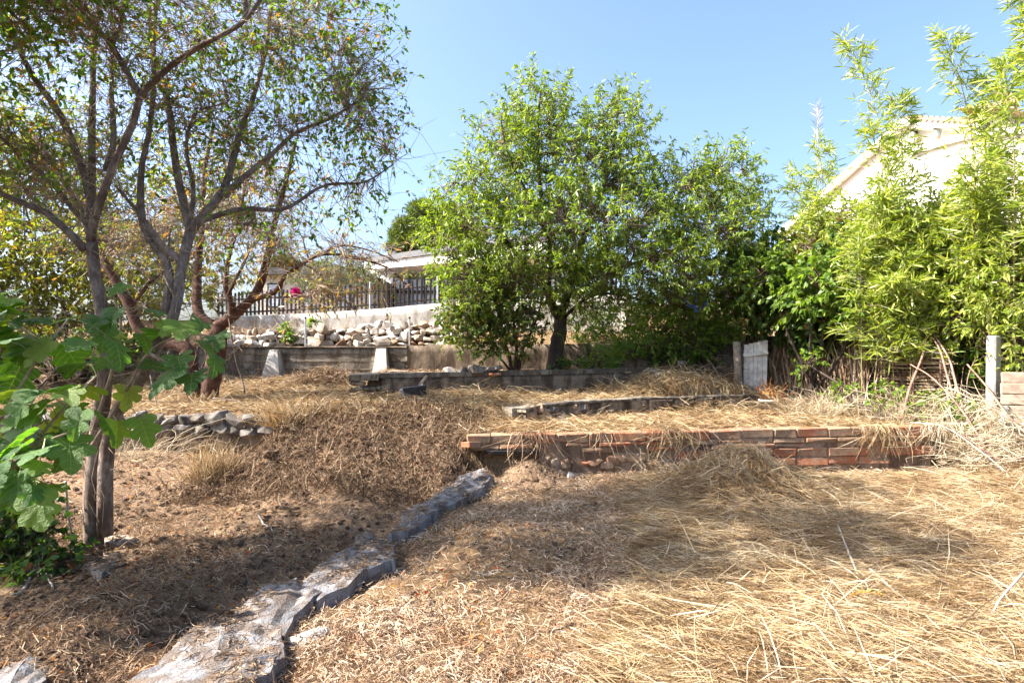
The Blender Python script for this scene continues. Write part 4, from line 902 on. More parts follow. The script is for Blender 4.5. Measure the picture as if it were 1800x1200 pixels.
bush('creeper', 'brighter green creeper strands hanging in front of the dark vine', (1440, 700, 8.2), [(1440, 500, 7.7, 40, 45, .2), (1500, 530, 7.5, 40, 25, .2), (1350, 480, 8.3, 50, 40, .2, .7), (1400, 530, 8.1, 40, 25, .2, .6)], 330, 11, .085, .045, M['leaf_light'], cat='climber', stems=5, shL=.22, k2=20, leafdroop=.6)

# fronds of a small palm
t = thing('fern_palm', 'small palm like fern with arching fronds right of the almond trunk', 'palm')
for i in range(9):
    a = rt.uniform(-1.3, 1.5); L = rt.uniform(.5, .85); b = P(1075, 648, 9.25)
    pts = np.array([b, b+[L*.35*math.sin(a), -.05, L*.55], b+[L*.75*math.sin(a), -.12, L*.75], b+[L*1.1*math.sin(a), -.2, L*.6]])
    p = spl(pts, 24); tg = nrm(np.gradient(p, axis=0)); C = np.concatenate([p, p]); sd = nrm(np.cross(tg, [0, -1, .2])); d2 = np.concatenate([sd+tg*.5, -sd+tg*.5])
    V1 = tubes(p, np.linspace(.006, .002, 24), 3); V2 = leaves(C, d2, .15, .012, rt)
    V_, F_ = cat_mesh([V1, V2]); link('frond', mesh('frond', V_, F_, M['leaf_light']), t)

# ---------------------------------------------------------------- blue and pink flowers
def flower(me, loc, label, cat, group=None, s=1.):
    o = link('flower', me, None, loc, (R.uniform(-.5, .5), R.uniform(-.5, .5), R.uniform(0, 6)), (s, s, s)); return tag(o, label, cat, group)
def petals(n, L, Wd, up_, mat, k=1):
    C = np.zeros((n*k, 3)); a = np.arange(n*k)*2*np.pi/n+np.repeat(np.arange(k), n)*.4
    d_ = np.stack([np.cos(a), np.sin(a), np.full(n*k, up_)+np.repeat(np.arange(k), n)*.6], -1)
    V_, F_ = leaves(C, d_, L, Wd, R, .1, .05); return mesh('flower', V_, F_, M[mat])
bf = petals(6, .038, .034, .2, 'blue_petal', 3)
fb = bpy.data.objects['flowering_bush']
for (px, py) in ((1216, 512), (1222, 518), (1228, 536), (1234, 540), (1219, 538), (1225, 529), (1240, 534), (1212, 537), (1272, 513), (1276, 516), (1216, 500), (1233, 525), (1244, 540), (1224, 545), (1330, 548), (1206, 529)):
    link('flower', bf, fb, P(px, py, 8.95), (R.uniform(.8, 1.9), 0, R.uniform(-1, 1)), (1.1, 1.1, 1.1))
flower(petals(7, .075, .07, .3, 'pink_petal', 3), P(521, 514, 7.0), 'bright pink flower among the bare branches', 'flower', None, .95).rotation_euler = (1.3, 0, 0)

# ---------------------------------------------------------------- fig
def fig_leaf_mesh(rng):
    ctrl = [(0, .0), (.14, -.10), (.34, -.04), (.46, .14), (.42, .30), (.27, .36), (.44, .50), (.44, .66), (.30, .72), (.19, .66), (.20, .84), (.10, .96), (0, 1.0)]
    right = np.array(ctrl); left = right[-2:0:-1]*[-1, 1]; o = np.concatenate([right, left])
    o += rng.uniform(-.02, .02, o.shape)
    mid = np.array([(0, y) for y in (.12, .4, .7)])
    rows_ = []; n = len(o)
    V2 = np.concatenate([o, o*[.55, .62]+[0, .17], [[0, .33]]])
    x, y = V2[:, 0], V2[:, 1]
    z = rng.uniform(-.15, .35)*np.abs(x)-rng.uniform(.1, .55)*y*y+.04*np.sin(x*14+rng.uniform(0, 6))*np.abs(y)+rng.uniform(-.015, .015, len(x)); z[n:2*n] += .02
    V_ = np.stack([x, y, z], -1)
    i = np.arange(n); j = (i+1) % n
    q = np.stack([i, j, n+j, n+i], -1); tr = np.stack([n+i, n+j, np.full(n, 2*n)], -1)
    return V_, [q, tr]
def m_fig():
    t = NT('fig_leaf'); oi = t.n('ShaderNodeObjectInfo'); tc = t.coord('Object'); sx = t.n('ShaderNodeSeparateXYZ'); t.l(tc, sx.inputs[0])
    base = t.ramp(oi.outputs['Random'], [(0., (.04, .11, .025)), (.5, (.07, .17, .03)), (.85, (.13, .23, .03)), (1., (.20, .24, .05))])
    ax = t.math('ABSOLUTE', sx.outputs[0]); v1 = t.math('LESS_THAN', ax, .010)
    w_ = t.math('LESS_THAN', t.math('PINGPONG', t.math('SUBTRACT', sx.outputs[1], t.math('MULTIPLY', ax, .75)), .085), .006)
    col = t.mix(t.math('MULTIPLY', t.math('MAXIMUM', v1, w_), .6), base, (.25, .32, .10))
    b = t.n('ShaderNodeBsdfPrincipled'); b.inputs['Roughness'].default_value = .5; t.l(col, b.inputs['Base Color'])
    nn = t.noise(tc, 18, 3); bp = t.n('ShaderNodeBump'); bp.inputs['Strength'].default_value = .5; bp.inputs['Distance'].default_value = .03; t.l(nn, bp.inputs['Height']); t.l(bp.outputs[0], b.inputs['Normal'])
    tr = t.n('ShaderNodeBsdfTranslucent'); t.l(t.mix(1., col, (2.4, 2.3, .5), 'MULTIPLY'), tr.inputs[0])
    m = t.n('ShaderNodeMixShader'); m.inputs[0].default_value = .45; t.l(b.outputs[0], m.inputs[1]); t.l(tr.outputs[0], m.inputs[2]); t.l(m.outputs[0], t.out.inputs[0]); return t.m
MF = m_fig()
rf = np.random.RandomState(5)
figm = [mesh('fig_leaf', *fig_leaf_mesh(rf), MF, True) for _ in range(10)]
def figbush(label, stems, fixed, rnd_boxes, nrnd):
    root = thing('fig_bush', label, 'fig', 'fig growth at the left edge')
    nodes = []; prt = []
    for pts in stems:
        p = spl(np.array([P(*a) for a in pts]), 14); prt.append(tubes(p, np.linspace(.012, .004, 14), 6)); nodes.append(p)
    V_, F_ = cat_mesh(prt); link('stems', mesh('stems', V_, F_, M['twig'], True), root); nodes = np.concatenate(nodes)
    pos = [(P(x, y, D), s*D/F) for (x, y, s, D) in fixed]
    for _ in range(nrnd):
        b = rnd_boxes[rf.randint(len(rnd_boxes))]; D = rf.uniform(b[4], b[5]); pos.append((P(rf.uniform(b[0], b[2]), rf.uniform(b[1], b[3]), D), rf.uniform(50, 85)*D/F*.85))
    pet = []
    for c, s in pos:
        k = nearest(c[None], nodes)[0]; a = nodes[k]; az = math.atan2(c[0]-a[0]+rf.uniform(-.1, .1), -(c[1]-a[1])+.1+rf.uniform(-.1, .1))
        rot = (rf.uniform(-1.0, .25), rf.uniform(-.45, .45), az+math.pi+rf.uniform(-.6, .6))
        link('leaf', figm[rf.randint(10)], root, c, rot, (s, s, s))
        pet.append(spl(np.array([a, (a+c)/2+[0, 0, .03], c]), 5))
    V_, F_ = tubes(np.array(pet), np.full((len(pet), 5), .0025), 3); o = link('leaf_stalks', mesh('leaf_stalks', V_, F_, M['culm']), root); o['kind'] = 'stuff'
figbush('large leafed fig bush filling the lower left edge', [[(-60, 900, 3.2), (-10, 760, 3.2), (60, 640, 3.2), (120, 560, 3.3)], [(-60, 900, 3.), (40, 800, 3.), (110, 720, 3.), (170, 660, 3.1)], [(-80, 850, 3.2), (-20, 700, 3.2), (10, 580, 3.3)], [(-40, 900, 2.8), (60, 790, 2.8), (150, 750, 2.9)], [(-60, 920, 2.9), (20, 860, 2.9), (60, 820, 2.9)]],
 [(30, 690, 80, 3.), (90, 600, 60, 3.2), (150, 600, 55, 3.3), (60, 760, 85, 2.8), (120, 770, 80, 2.9), (180, 730, 70, 3.), (30, 820, 70, 2.8), (100, 690, 75, 3.), (50, 560, 50, 3.3), (10, 600, 70, 3.1), (150, 640, 60, 3.2), (80, 850, 50, 2.9), (200, 600, 55, 3.4), (20, 540, 50, 3.3)],
 [(-60, 560, 60, 840, 2.7, 3.3), (0, 580, 170, 760, 2.9, 3.4), (-40, 500, 30, 600, 3., 3.4), (10, 700, 150, 830, 2.8, 3.3), (-40, 760, 80, 880, 2.6, 3.)], 88)
figbush('smaller fig growth with leaves reaching past the leaning stem', [[(150, 800, 3.7), (215, 700, 3.75), (260, 620, 3.8), (320, 590, 3.8), (370, 590, 3.8)], [(150, 800, 3.7), (210, 600, 3.8), (200, 520, 3.8)], [(260, 620, 3.8), (300, 640, 3.7), (330, 650, 3.7)]],
 [(340, 655, 60, 3.7), (312, 625, 55, 3.7), (345, 600, 50, 3.8), (378, 590, 50, 3.8), (250, 590, 45, 3.85), (270, 545, 42, 3.9), (355, 565, 40, 3.9), (208, 545, 55, 3.6), (222, 500, 40, 3.8), (290, 500, 38, 4.), (245, 640, 55, 3.8), (205, 640, 55, 3.7), (245, 735, 55, 3.6), (205, 740, 50, 3.6), (375, 625, 45, 3.75), (180, 560, 50, 3.6), (130, 560, 50, 3.6), (225, 680, 50, 3.8)], [(180, 560, 330, 660, 3.6, 3.9)], 6)

# ---------------------------------------------------------------- fences and things on the right
def fl(y): return 5.15-(y-6.4)*.375
rq = np.random.RandomState(31)
t = thing('woven_reed_screen', 'torn woven reed screen fixed along the right boundary', 'screen')
nn = 62; Pt = np.zeros((nn, 8, 3)); yy = np.linspace(6.85, 7.85, 8)
for i in range(nn):
    y2 = np.linspace(6.85+rq.uniform(-.12, .12), 7.85+rq.uniform(-.2, .2), 8); z = .62+.66*i/nn+rq.uniform(-.008, .008); Pt[i] = np.stack([fl(y2)+.03*np.sin(y2*16+(i % 2)*np.pi)*.3, y2, z+.02*np.sin(y2*4)+rq.normal()*.004+np.linspace(0, rq.normal()*.02, 8)], -1)
V_, F_ = tubes(Pt, np.full((nn, 8), .0055), 4); o = link('reeds', mesh('reeds', V_, F_, M['reed']), t); o['kind'] = 'stuff'
for y in (6.9, 7.2, 7.5, 7.8): V_, F_ = tubes(np.array([[fl(y)-.012, y, .58], [fl(y)-.012, y, 1.3]]), np.array([.011, .011]), 6); link('batten', mesh('batten', V_, F_, M['cane']), t)
t = thing('brushwood_screen', 'dry brown brushwood screen below the vine', 'screen')
n = 1700; y0 = rq.uniform(7.7, 9.9, n); a = np.stack([fl(y0)-.12+rq.normal(size=n)*.07, y0, rq.uniform(.4, .6, n)], -1); b = a+np.stack([rq.normal(size=n)*.08, rq.normal(size=n)*.10, rq.uniform(.35, .95, n)], -1)
V_, F_ = ribbons(curves(a, b, 5, rq, .05), rq.uniform(.008, .022, n), rq); o = link('brushwood', mesh('brushwood', V_, F_, M['reed']), t); o['kind'] = 'stuff'
V_, F_ = strip_wall([(fl(9.95)+.09, 9.95), (fl(7.7)+.09, 7.7)][::-1], [.3, .3], [1.4, 1.5], .02, .1, 6, .05, 7, 5); link('backing', mesh('backing', V_, F_, M['bark_dark']), t)
# white plank gate and its post
t = thing('plank_gate', 'weathered white plank gate under the hedge', 'gate')
for i in range(5):
    a = P(1307+i*8.2, 694, 8.75); Vb, Fb = bbox(.066, .022, .76+.01*i, .004, .003, rq)
    link('plank', mesh('plank', Vb, Fb, M['white_paint']), t, a+[.035, 0, .36+.01*i], (0, .02, 0))
Vb, Fb = bbox(.36, .03, .05, .004, .003, rq); link('rail', mesh('rail', Vb, Fb, M['white_paint']), t, P(1328, 622, 8.72), (0, -.12, 0))
t = thing('wooden_post', 'brown round wooden post left of the white plank gate', 'post')
V_, F_ = tubes(np.array([P(1300, 698, 8.7), P(1297, 650, 8.7), P(1295, 600, 8.7)]), np.array([.058, .056, .054]), 12); link('post', mesh('post', V_, F_, M['wood_grey'], True), t)
t = thing('concrete_post', 'pale speckled concrete fence post at the right edge', 'post')
Vb, Fb = bbox(.10, .10, 1.05, .012, .004, rq); link('post', mesh('post', Vb, Fb, M['concrete_light']), t, P(1746, 676, 6.4), (0, .01, .25))
t = thing('plank_stack', 'stack of pale horizontal timber boards beside the concrete post', 'fence panel')
for i in range(6):
    Vb, Fb = bbox(.75, .03, .108, .006, .004, rq); link('board', mesh('board', Vb, Fb, M['wood_pale']), t, P(1775, 762-i*19.5, 5.95)+[.37, 0, 0], (0, rq.uniform(-.01, .01), -.35))
t = thing('glass_jug', 'dusty glass demijohn standing between the concrete post and the boards', 'jug')
b = P(1768, 772, 6.05); hh = [0, .02, .12, .2, .25, .28, .33, .34]; rr = [.05, .07, .075, .07, .045, .022, .02, .026]
V_, F_ = tubes(np.array([b+[0, 0, a] for a in hh]), np.array(rr), 16); link('jug', mesh('jug', V_, F_, M['glass'], True), t)
t = thing('cane_stake', 'pair of pale upright stakes in front of the brushwood screen', 'stake')
for dx in (0, 8): V_, F_ = tubes(np.array([P(1500+dx, 705, 7.75), P(1504+dx, 612, 7.75)]), np.array([.014, .011]), 7); link('stake', mesh('stake', V_, F_, M['cane_grey']), t)
# grey pot with dead plant
t = thing('plant_pot', 'grey plant pot with a dry brown plant at the end of the terrace wall', 'pot')
b = P(1352, 728, 7.9); V_, F_ = tubes(np.array([b, b+[0, 0, .17], b+[0, 0, .172], b+[0, 0, .20], b+[0, 0, .20], b+[0, 0, .17]]), np.array([.085, .12, .135, .135, .118, .11]), 20); link('pot', mesh('pot', V_, F_, M['pot'], True), t)
n = 60; a = b+[0, 0, .17]+rq.normal(size=(n, 3))*[.04, .04, 0]; V1 = tubes(curves(a, a+rq.normal(size=(n, 3))*.13+[0, 0, .16], 4, rq), np.full((n, 4), .0025), 3); V2 = leaves(a+rq.normal(size=(n, 3))*.07+[0, 0, .1], rq.normal(size=(n, 3)), .06, .02, rq)
V_, F_ = cat_mesh([V1, V2]); link('dry_plant', mesh('dry_plant', V_, F_, M['deadleaf']), t)
# black trough with leaning plank
t = thing('black_trough', 'black plastic trough with a pale end lying against the grey wall', 'trough')
c = P(729, 687, 7.98); Vb, Fb = bbox(.32, .16, .14, .012, .006, rq); Vb = Vb*np.where(Vb[:, 2:3] < 0, [.92, .9, 1], [1, 1, 1]); link('trough', mesh('trough', Vb, Fb, M['black_plastic']), t, c, (0, -.14, .1))
Vb, Fb = bbox(.05, .17, .12, .008, .004, rq); link('end_cap', mesh('end_cap', Vb, Fb, M['concrete_light']), t, c+[-.16, -.01, -.03], (0, -.14, .1))
V_, F_ = tubes(np.array([c+[.10, 0, .05], c+[.10, 0, .09]]), np.array([.014, .012]), 8); link('spout', mesh('spout', V_, F_, M['cream_wall']), t)
t = thing('leaning_plank', 'short dark plank leaning on the grey wall above the trough', 'plank')
a = P(733, 685, 8.02); b = P(747, 664, 8.08); Vb, Fb = bbox(.035, .02, .27, .004, .002, rq); link('plank', mesh('plank', Vb, Fb, M['wood_grey']), t, (a+b)/2, (-.1, .6, 0))
# debris: broken bricks, green cloth, roof tile
for i, (px, py, lab, mat, sz, rz) in enumerate(((1175, 684, 'broken red brick lying flat in the debris pile', 'brick', (.24, .12, .05), .3), (1205, 680, 'red brick half tilted on the debris pile', 'brick', (.22, .12, .06), -.4), (1222, 686, 'red brick lowest at the right of the debris pile', 'brick', (.25, .11, .05), .1), (1168, 671, 'flat grey roof slate on the debris pile', 'concrete_light', (.26, .16, .02), .1), (1190, 674, 'thin dark board across the debris pile', 'wood_dark', (.34, .10, .02), -.1), (828, 782, 'corner brick knocked askew at the wall end', 'brick', (.18, .11, .06), .9))):
    D = 8.35 if px > 1000 else 5.85
    t = thing('debris_piece', lab, 'rubble'); Vb, Fb = bbox(*sz, .007, .008, rq); link('piece', mesh('piece', Vb, Fb, M[mat]), t, P(px, py, D), (rq.uniform(-.15, .15), rq.uniform(-.2, .2), rz))
def cloth(name, label, c, rx, ry, mat, h=.03, amp=.03):
    n = 14; u, v = np.meshgrid(np.linspace(-1, 1, n), np.linspace(-1, 1, n)); x = u*rx*(1+.2*fbm(v*2, u*0, 3, 2)); y = v*ry
    z = amp*fbm(u*3, v*3, 5, 3)*2+.04-.03*(u*u+v*v); Vv = np.stack([c[0]+x, c[1]+y, c[2]+z], -1).reshape(-1, 3); ix = np.arange(n*n).reshape(n, n)
    q = np.stack([ix[:-1, :-1], ix[:-1, 1:], ix[1:, 1:], ix[1:, :-1]], -1).reshape(-1, 4)
    o = link(name, mesh(name, Vv, [q], mat, True)); so_ = o.modifiers.new('th', 'SOLIDIFY'); so_.thickness = .004; tag(o, label, 'cloth'); return o
cloth('green_cloth', 'crumpled green cloth scrap on the debris pile', P(1194, 659, 8.6), .07, .05, M['green_cloth'])
cloth('pale_sack', 'flattened pale grey sack beside the green cloth', P(1166, 660, 8.55), .12, .06, M['concrete_light'])
cloth('plastic_scrap', 'small pale blue plastic scrap at the foot of the curved wall', P(985, 738, 7.1), .035, .02, M['white_scrap'])
# leaning canes
def cane(pts, r, label, mat='cane', group='dry canes leaning at the right fence', cat='cane'):
    t = thing('cane', label, cat, group); p = spl(np.array([P(*a) for a in pts]), 16); V_, F_ = tubes(p, np.linspace(r, r*.6, 16), 6); link('stem', mesh('stem', V_, F_, M[mat], True), t)
cane([(1585, 735, 6.5), (1600, 680, 6.7), (1625, 615, 6.9), (1625, 575, 7.), (1600, 530, 7.1)], .016, 'thick dark cane bowing right in front of the woven screen')
cane([(1690, 745, 6.3), (1665, 660, 6.6), (1650, 610, 6.8), (1625, 575, 7.)], .014, 'left one of two parallel canes crossing the woven screen')
cane([(1702, 742, 6.3), (1682, 680, 6.5), (1668, 630, 6.7), (1640, 585, 6.9)], .015, 'right one of two parallel canes crossing the woven screen')
cane([(1735, 790, 5.9), (1690, 720, 6.2), (1640, 665, 6.6), (1600, 640, 6.8)], .012, 'reddish cane sloping down from the screen towards the post')
cane([(1830, 780, 5.5), (1780, 740, 5.8), (1735, 680, 6.2), (1700, 640, 6.4)], .013, 'long grey cane passing in front of the concrete post')
cane([(1830, 755, 5.6), (1770, 735, 5.9), (1720, 700, 6.2)], .009, 'thin cane below the long grey one')
cane([(1810, 800, 5.6), (1760, 808, 5.7), (1700, 770, 5.9), (1660, 755, 6.)], .012, 'low cane lying across the ground by the post')
cane([(1770, 830, 5.5), (1720, 790, 5.7), (1660, 750, 6.), (1600, 742, 6.3)], .006, 'pale cane sliding off the end of the brick wall', 'cane_grey')
for i in range(16):
    bx = rq.uniform(1440, 1730); D = 6.4+(1730-bx)/290*1.6
    cane([(bx, 735-(1730-bx)*.08, D), (bx+rq.uniform(-20, 20), 670, D+.1), (bx+rq.uniform(-50, 50), rq.uniform(560, 630), D+.2)], .006, 'thin dry %s cane among the tangle in front of the right hand fence' % ('grey' if i % 2 else 'brown'), 'cane_grey' if i % 2 else 'cane')
# sticks on the ground
def stick(pts, r, label, mat='cane_grey'):
    t = thing('stick', label, 'stick'); p = spl(np.array([P(*a) for a in pts]), 12); p[:, 2] = np.maximum(p[:, 2], ground(p[:, 0], p[:, 1])+.01); V_, F_ = tubes(p, np.linspace(r, r*.5, 12), 6); link('stem', mesh('stem', V_, F_, M[mat], True), t)
stick([(1522, 1040, 3.2), (1500, 990, 3.5), (1472, 920, 4.2)], .010, 'pale split stick pointing at the hay mound')
stick([(1530, 1000, 3.4), (1610, 1070, 2.9), (1690, 1125, 2.6)], .009, 'long grey stick slanting down to the right in the straw')
stick([(1800, 1005, 3.1), (1760, 1050, 2.9), (1745, 1075, 2.8), (1700, 1130, 2.6)], .007, 'pale forked twig near the right edge')
stick([(1320, 1178, 2.45), (1440, 1168, 2.5), (1480, 1160, 2.5)], .006, 'thin dark twig at the bottom of the straw', 'twig_dark')
stick([(455, 905, 4.6), (470, 935, 4.4), (480, 962, 4.2)], .008, 'pale twig standing in the dark soil')
stick([(55, 975, 3.6), (75, 1010, 3.4), (93, 1055, 3.2)], .010, 'pale stick leaning at the lower left')
stick([(115, 845, 3.9), (120, 900, 3.9), (130, 960, 3.85)], .009, 'grey stick upright left of the forked tree foot')
stick([(60, 1000, 3.4), (45, 1040, 3.2), (20, 1045, 3.1)], .012, 'grey branch piece on the dark ground at lower left')
stick([(375, 700, 7.), (420, 705, 6.9), (438, 727, 6.7)], .010, 'bent dark twig right of the reddish tree foot', 'twig_dark')
stick([(430, 690, 7.4), (424, 662, 7.5), (415, 635, 7.5), (402, 560, 7.5)], .013, 'thin bare sapling before the retaining wall', 'twig_dark')
stick([(283, 690, 7.), (310, 660, 7.), (318, 640, 7.)], .007, 'pale dry stalk left of the reddish tree')
stick([(278, 720, 6.9), (268, 680, 6.9), (262, 650, 6.9)], .007, 'second pale dry stalk standing farther left')
# yellow leaf sprig
t = thing('yellow_sprig', 'fallen sprig of orange yellow leaflets lying on the straw', 'leaf sprig')
p = spl(np.array([P(1465, 1068, 2.95), P(1490, 1050, 3.0), P(1520, 1040, 3.05), P(1560, 1045, 3.0)]), 14); V_, F_ = tubes(p, np.full(14, .002), 4); link('stalk', mesh('stalk', V_, F_, M['yellow_leaf']), t)
for i in range(13):
    s = (-1)**i; V_, F_ = leaves(p[i:i+1], np.array([[.3-.5*(i < 5), .2*s, -.5*s-.1]]), .055-.0022*i, .022-.0008*i, rq); link('leaflet', mesh('leaflet', V_, F_, M['yellow_leaf'], True), t)

# ---------------------------------------------------------------- straw, mulch, clods (stuff)
rs_ = np.random.RandomState(77)
def frustum_pts(n, y0, y1, rng, p=1.0, x0=-1.02, x1=1.02):
    """density falls with distance like 1/y^p"""
    u = rng.rand(n); y = y0*(y1/y0)**u
    x = rng.uniform(x0, x1, n)*y
    return x, y
def strands(name, label, x, y, th, L, W_, lift, mat, rng, n=5, curl=.25, slope=.05, cat=None):
    N = len(x); t = np.linspace(-.5, .5, n)[None, :]; L = np.broadcast_to(L, N)[:, None]; c = rng.normal(size=(N, 1))*curl
    a = th[:, None]+c*t*2+(rng.rand(N, 1) < .3)*rng.normal(size=(N, 1))*.8*(t > rng.uniform(-.3, .3, (N, 1)))
    px_ = x[:, None]+np.cos(a)*t*L; py_ = y[:, None]+np.sin(a)*t*L
    g = ground(px_, py_); gm = g.mean(1, keepdims=True); g = np.maximum(g*.6+gm*.4, g-.02)
    zz = g+np.abs(rng.normal(size=(N, 1)))*lift+rng.normal(size=(N, 1))*slope*t*L*2+.004+np.abs(rng.normal(size=(N, 1)))*lift*(1-4*t*t)*.7
    zz = np.maximum(zz, g+.002)
    V_, F_ = ribbons(np.stack([px_, py_, zz], -1), np.broadcast_to(W_, N)*rng.uniform(.5, 1.3, N), rng)
    o = link(name, mesh(name, V_, F_, mat)); tag(o, label, None, None, 'stuff'); return o
def not_wall(x, y):
    a = ((y-yb(x) > -.02) & (y-yb(x) < .16) & (x > -.45) & (x < 4.37))
    return ~a
# foreground long straw on the right
x, y = frustum_pts(90000, 2.1, 5.9, rs_, x0=.0, x1=1.05)
k = (x > .55+.25*(y-3)+.35*fbm(x*1.2, y*1.2, 61, 3)) & (y < yb(x)-.02)
x, y = x[k], y[k]; th = .8*fbm(x*.6, y*.6, 71, 2)+rs_.normal(size=len(x))*.62-.10
strands('straw_litter', 'long pale cut straw lying across the right foreground', x, y, th, .06+.5*rs_.rand(len(x))**2, .0029, .020, M['straw'], rs_, slope=.08)
x, y = frustum_pts(1500, 2.1, 5.9, rs_, x0=.1, x1=1.05); k = (x > .7+.25*(y-3)) & (y < yb(x)-.05); x, y = x[k], y[k]
strands('straw_stalks', 'loose upright straw stalks crossing each other', x, y, rs_.uniform(0, 3.14, len(x)), rs_.uniform(.15, .45, len(x)), .0038, .03, M['straw_grey'], rs_, slope=.22)
# mixed short fibres everywhere in front
x, y = frustum_pts(170000, 2.0, 6.2, rs_); k = (y < np.where(x > -.5, yb(x)-.01, 6.45)); x, y = x[k], y[k]
cl_ = clodness(x, y); k = rs_.rand(len(x)) < np.where(x < -.3, .75, 1)*(1-.35*cl_)*(.22+.9*sst(-.25, .2, fbm(x*1.6, y*2.2, 91, 4)+.3*fbm(x*8, y*8, 95, 2))); x, y, cl_ = x[k], y[k], cl_[k]
lt = rs_.rand(len(x)) > cl_*.85+.04
strands('chopped_straw', 'short chopped straw fibres over the foreground soil', x[lt], y[lt], rs_.uniform(0, 3.14, lt.sum()), rs_.uniform(.03, .11, lt.sum()), .0036, .010, M['straw_pale'], rs_, n=4, curl=1.1, slope=.2)
strands('root_mulch', 'brown shredded roots and mulch over the soil slope', x[~lt], y[~lt], rs_.uniform(0, 3.14, (~lt).sum()), rs_.uniform(.03, .14, (~lt).sum()), .0034, .012, M['mulch'], rs_, n=4, curl=1.4, slope=.3)
# terraces
x, y = frustum_pts(60000, 5.95, 9.7, rs_); k = not_wall(x, y) & (np.where(x > -.5, y > yb(x)+.03, y > 6.6)) & ((x < -1.9) | (y < yt(x)-.03) | (x > 2.7)) & (x < 5.0)
x, y = x[k], y[k]; cl_ = clodness(x, y)
strands('terrace_straw', 'pale dry grass matted over the terraces', x, y, rs_.normal(size=len(x))*.7, rs_.uniform(.08, .42, len(x)), .0055, .018, M['straw'], rs_, n=4, curl=.6, slope=.14)
x, y = frustum_pts(9000, 8.1, 9.75, rs_); k = (x < -1.7) | (y > yt(x)+.15); x, y = x[k], y[k]
strands('back_litter', 'brown leaf litter before the retaining wall', x, y, rs_.uniform(0, 3.14, len(x)), rs_.uniform(.05, .2, len(x)), .010, .012, M['mulch'], rs_, n=4, curl=1.)
x, y = frustum_pts(5000, 9.95, 11.6, rs_)
strands('bank_grass', 'dry grass behind the rubble wall', x, y, rs_.uniform(0, 3.14, len(x)), rs_.uniform(.08, .25, len(x)), .010, .03, M['straw'], rs_, n=4, slope=.5)
# clods
def clods(name, label, x, y, s, mat, rng):
    N = len(x); V0, F0 = ICO1; nv = len(V0)
    sc = np.stack([s*rng.uniform(.7, 1.4, N), s*rng.uniform(.7, 1.4, N), s*rng.uniform(.4, .9, N)], -1)
    V_ = V0[None]*sc[:, None]*(1+rng.uniform(-.35, .35, (N, nv, 1))); a = rng.uniform(0, 6.28, N); ca, sa = np.cos(a)[:, None], np.sin(a)[:, None]
    X = V_[:, :, 0]*ca-V_[:, :, 1]*sa+x[:, None]; Y = V_[:, :, 0]*sa+V_[:, :, 1]*ca+y[:, None]; Zz = V_[:, :, 2]+(ground(x, y)+s*.15)[:, None]
    F_ = (F0[None]+np.arange(N)[:, None, None]*nv).reshape(-1, 3)
    o = link(name, mesh(name, np.stack([X, Y, Zz], -1), [F_], mat)); tag(o, label, None, None, 'stuff')
x, y = frustum_pts(16000, 2.2, 6.9, rs_, x0=-1.02, x1=.3); k = (rs_.rand(len(x)) < clodness(x, y)*.6*(.35+.65*(vn(x*1.6, y*1.6, 5) > .45))) & ((y < 6.4) | (x > -2.6)); x, y = x[k], y[k]
clods('soil_clods', 'crumbled brown soil clods over the slope', x, y, rs_.uniform(.006, .022, len(x))*rs_.uniform(.6, 1.5, len(x)), M['clod'], rs_)
n = 1500; x = rs_.uniform(-2.9, -.35, n); y = rs_.uniform(5.2, 6.8, n); k = (rs_.rand(n) < .8) & ~((x < -2.6) & (y > 6.3)); x, y = x[k], y[k]
clods('earth_heap_clods', 'coarse dark clods and roots of the earth heap beside the brick wall', x, y, rs_.uniform(.012, .03, len(x))*np.exp(rs_.normal(size=len(x))*.4), M['clod'], rs_)
x = rs_.uniform(-3.0, -.3, 9000); y = rs_.uniform(5.0, 7.0, 9000); k = ~((x < -2.6) & (y > 6.35)); x, y = x[k], y[k]
strands('heap_roots', 'tangled dry roots over the earth heap', x, y, rs_.uniform(0, 3.14, len(x)), rs_.uniform(.04, .2, len(x)), .006, .035, M['mulch_dark'], rs_, n=4, curl=1.5, slope=.5)
# debris caught on the slabs
sl_ = [o for o in bpy.data.objects if o.name.startswith('stone_slab')]; PX = []
for o in sl_:
    v = np.array([vv.co[:] for vv in o.data.vertices]); tri = [p for p in o.data.polygons if abs(p.normal.z) > .45]
    for p in tri:
        q4 = v[list(p.vertices)]; m = rs_.poisson(p.area*2200*abs(.15+2.0*float(fbm(q4[0, 0]*3, q4[0, 1]*3, 8, 3)+.35)) if fbm(q4[0, 0]*3, q4[0, 1]*3, 8, 3) > -.25 else 0)
        if m: wv = rs_.dirichlet(np.ones(len(q4)), m); PX.append(wv@q4)
PX = np.concatenate(PX); a = rs_.uniform(0, 6.28, len(PX)); Ls = rs_.uniform(.015, .06, len(PX)); t5 = np.linspace(-.5, .5, 4)
Pp = np.stack([PX[:, :1]+np.cos(a[:, None]+t5*1.2)*Ls[:, None]*t5*1.6, PX[:, 1:2]+np.sin(a[:, None]+t5*1.2)*Ls[:, None]*t5*1.6, PX[:, 2:]+.005+rs_.normal(size=(len(PX), 1))*.2*t5*Ls[:, None]], -1)
V_, F_ = ribbons(Pp, rs_.uniform(.002, .005, len(PX)), rs_); tag(link('slab_litter', mesh('slab_litter', V_, F_, M['mulch'])), 'dry litter caught on the rock slabs', None, None, 'stuff')
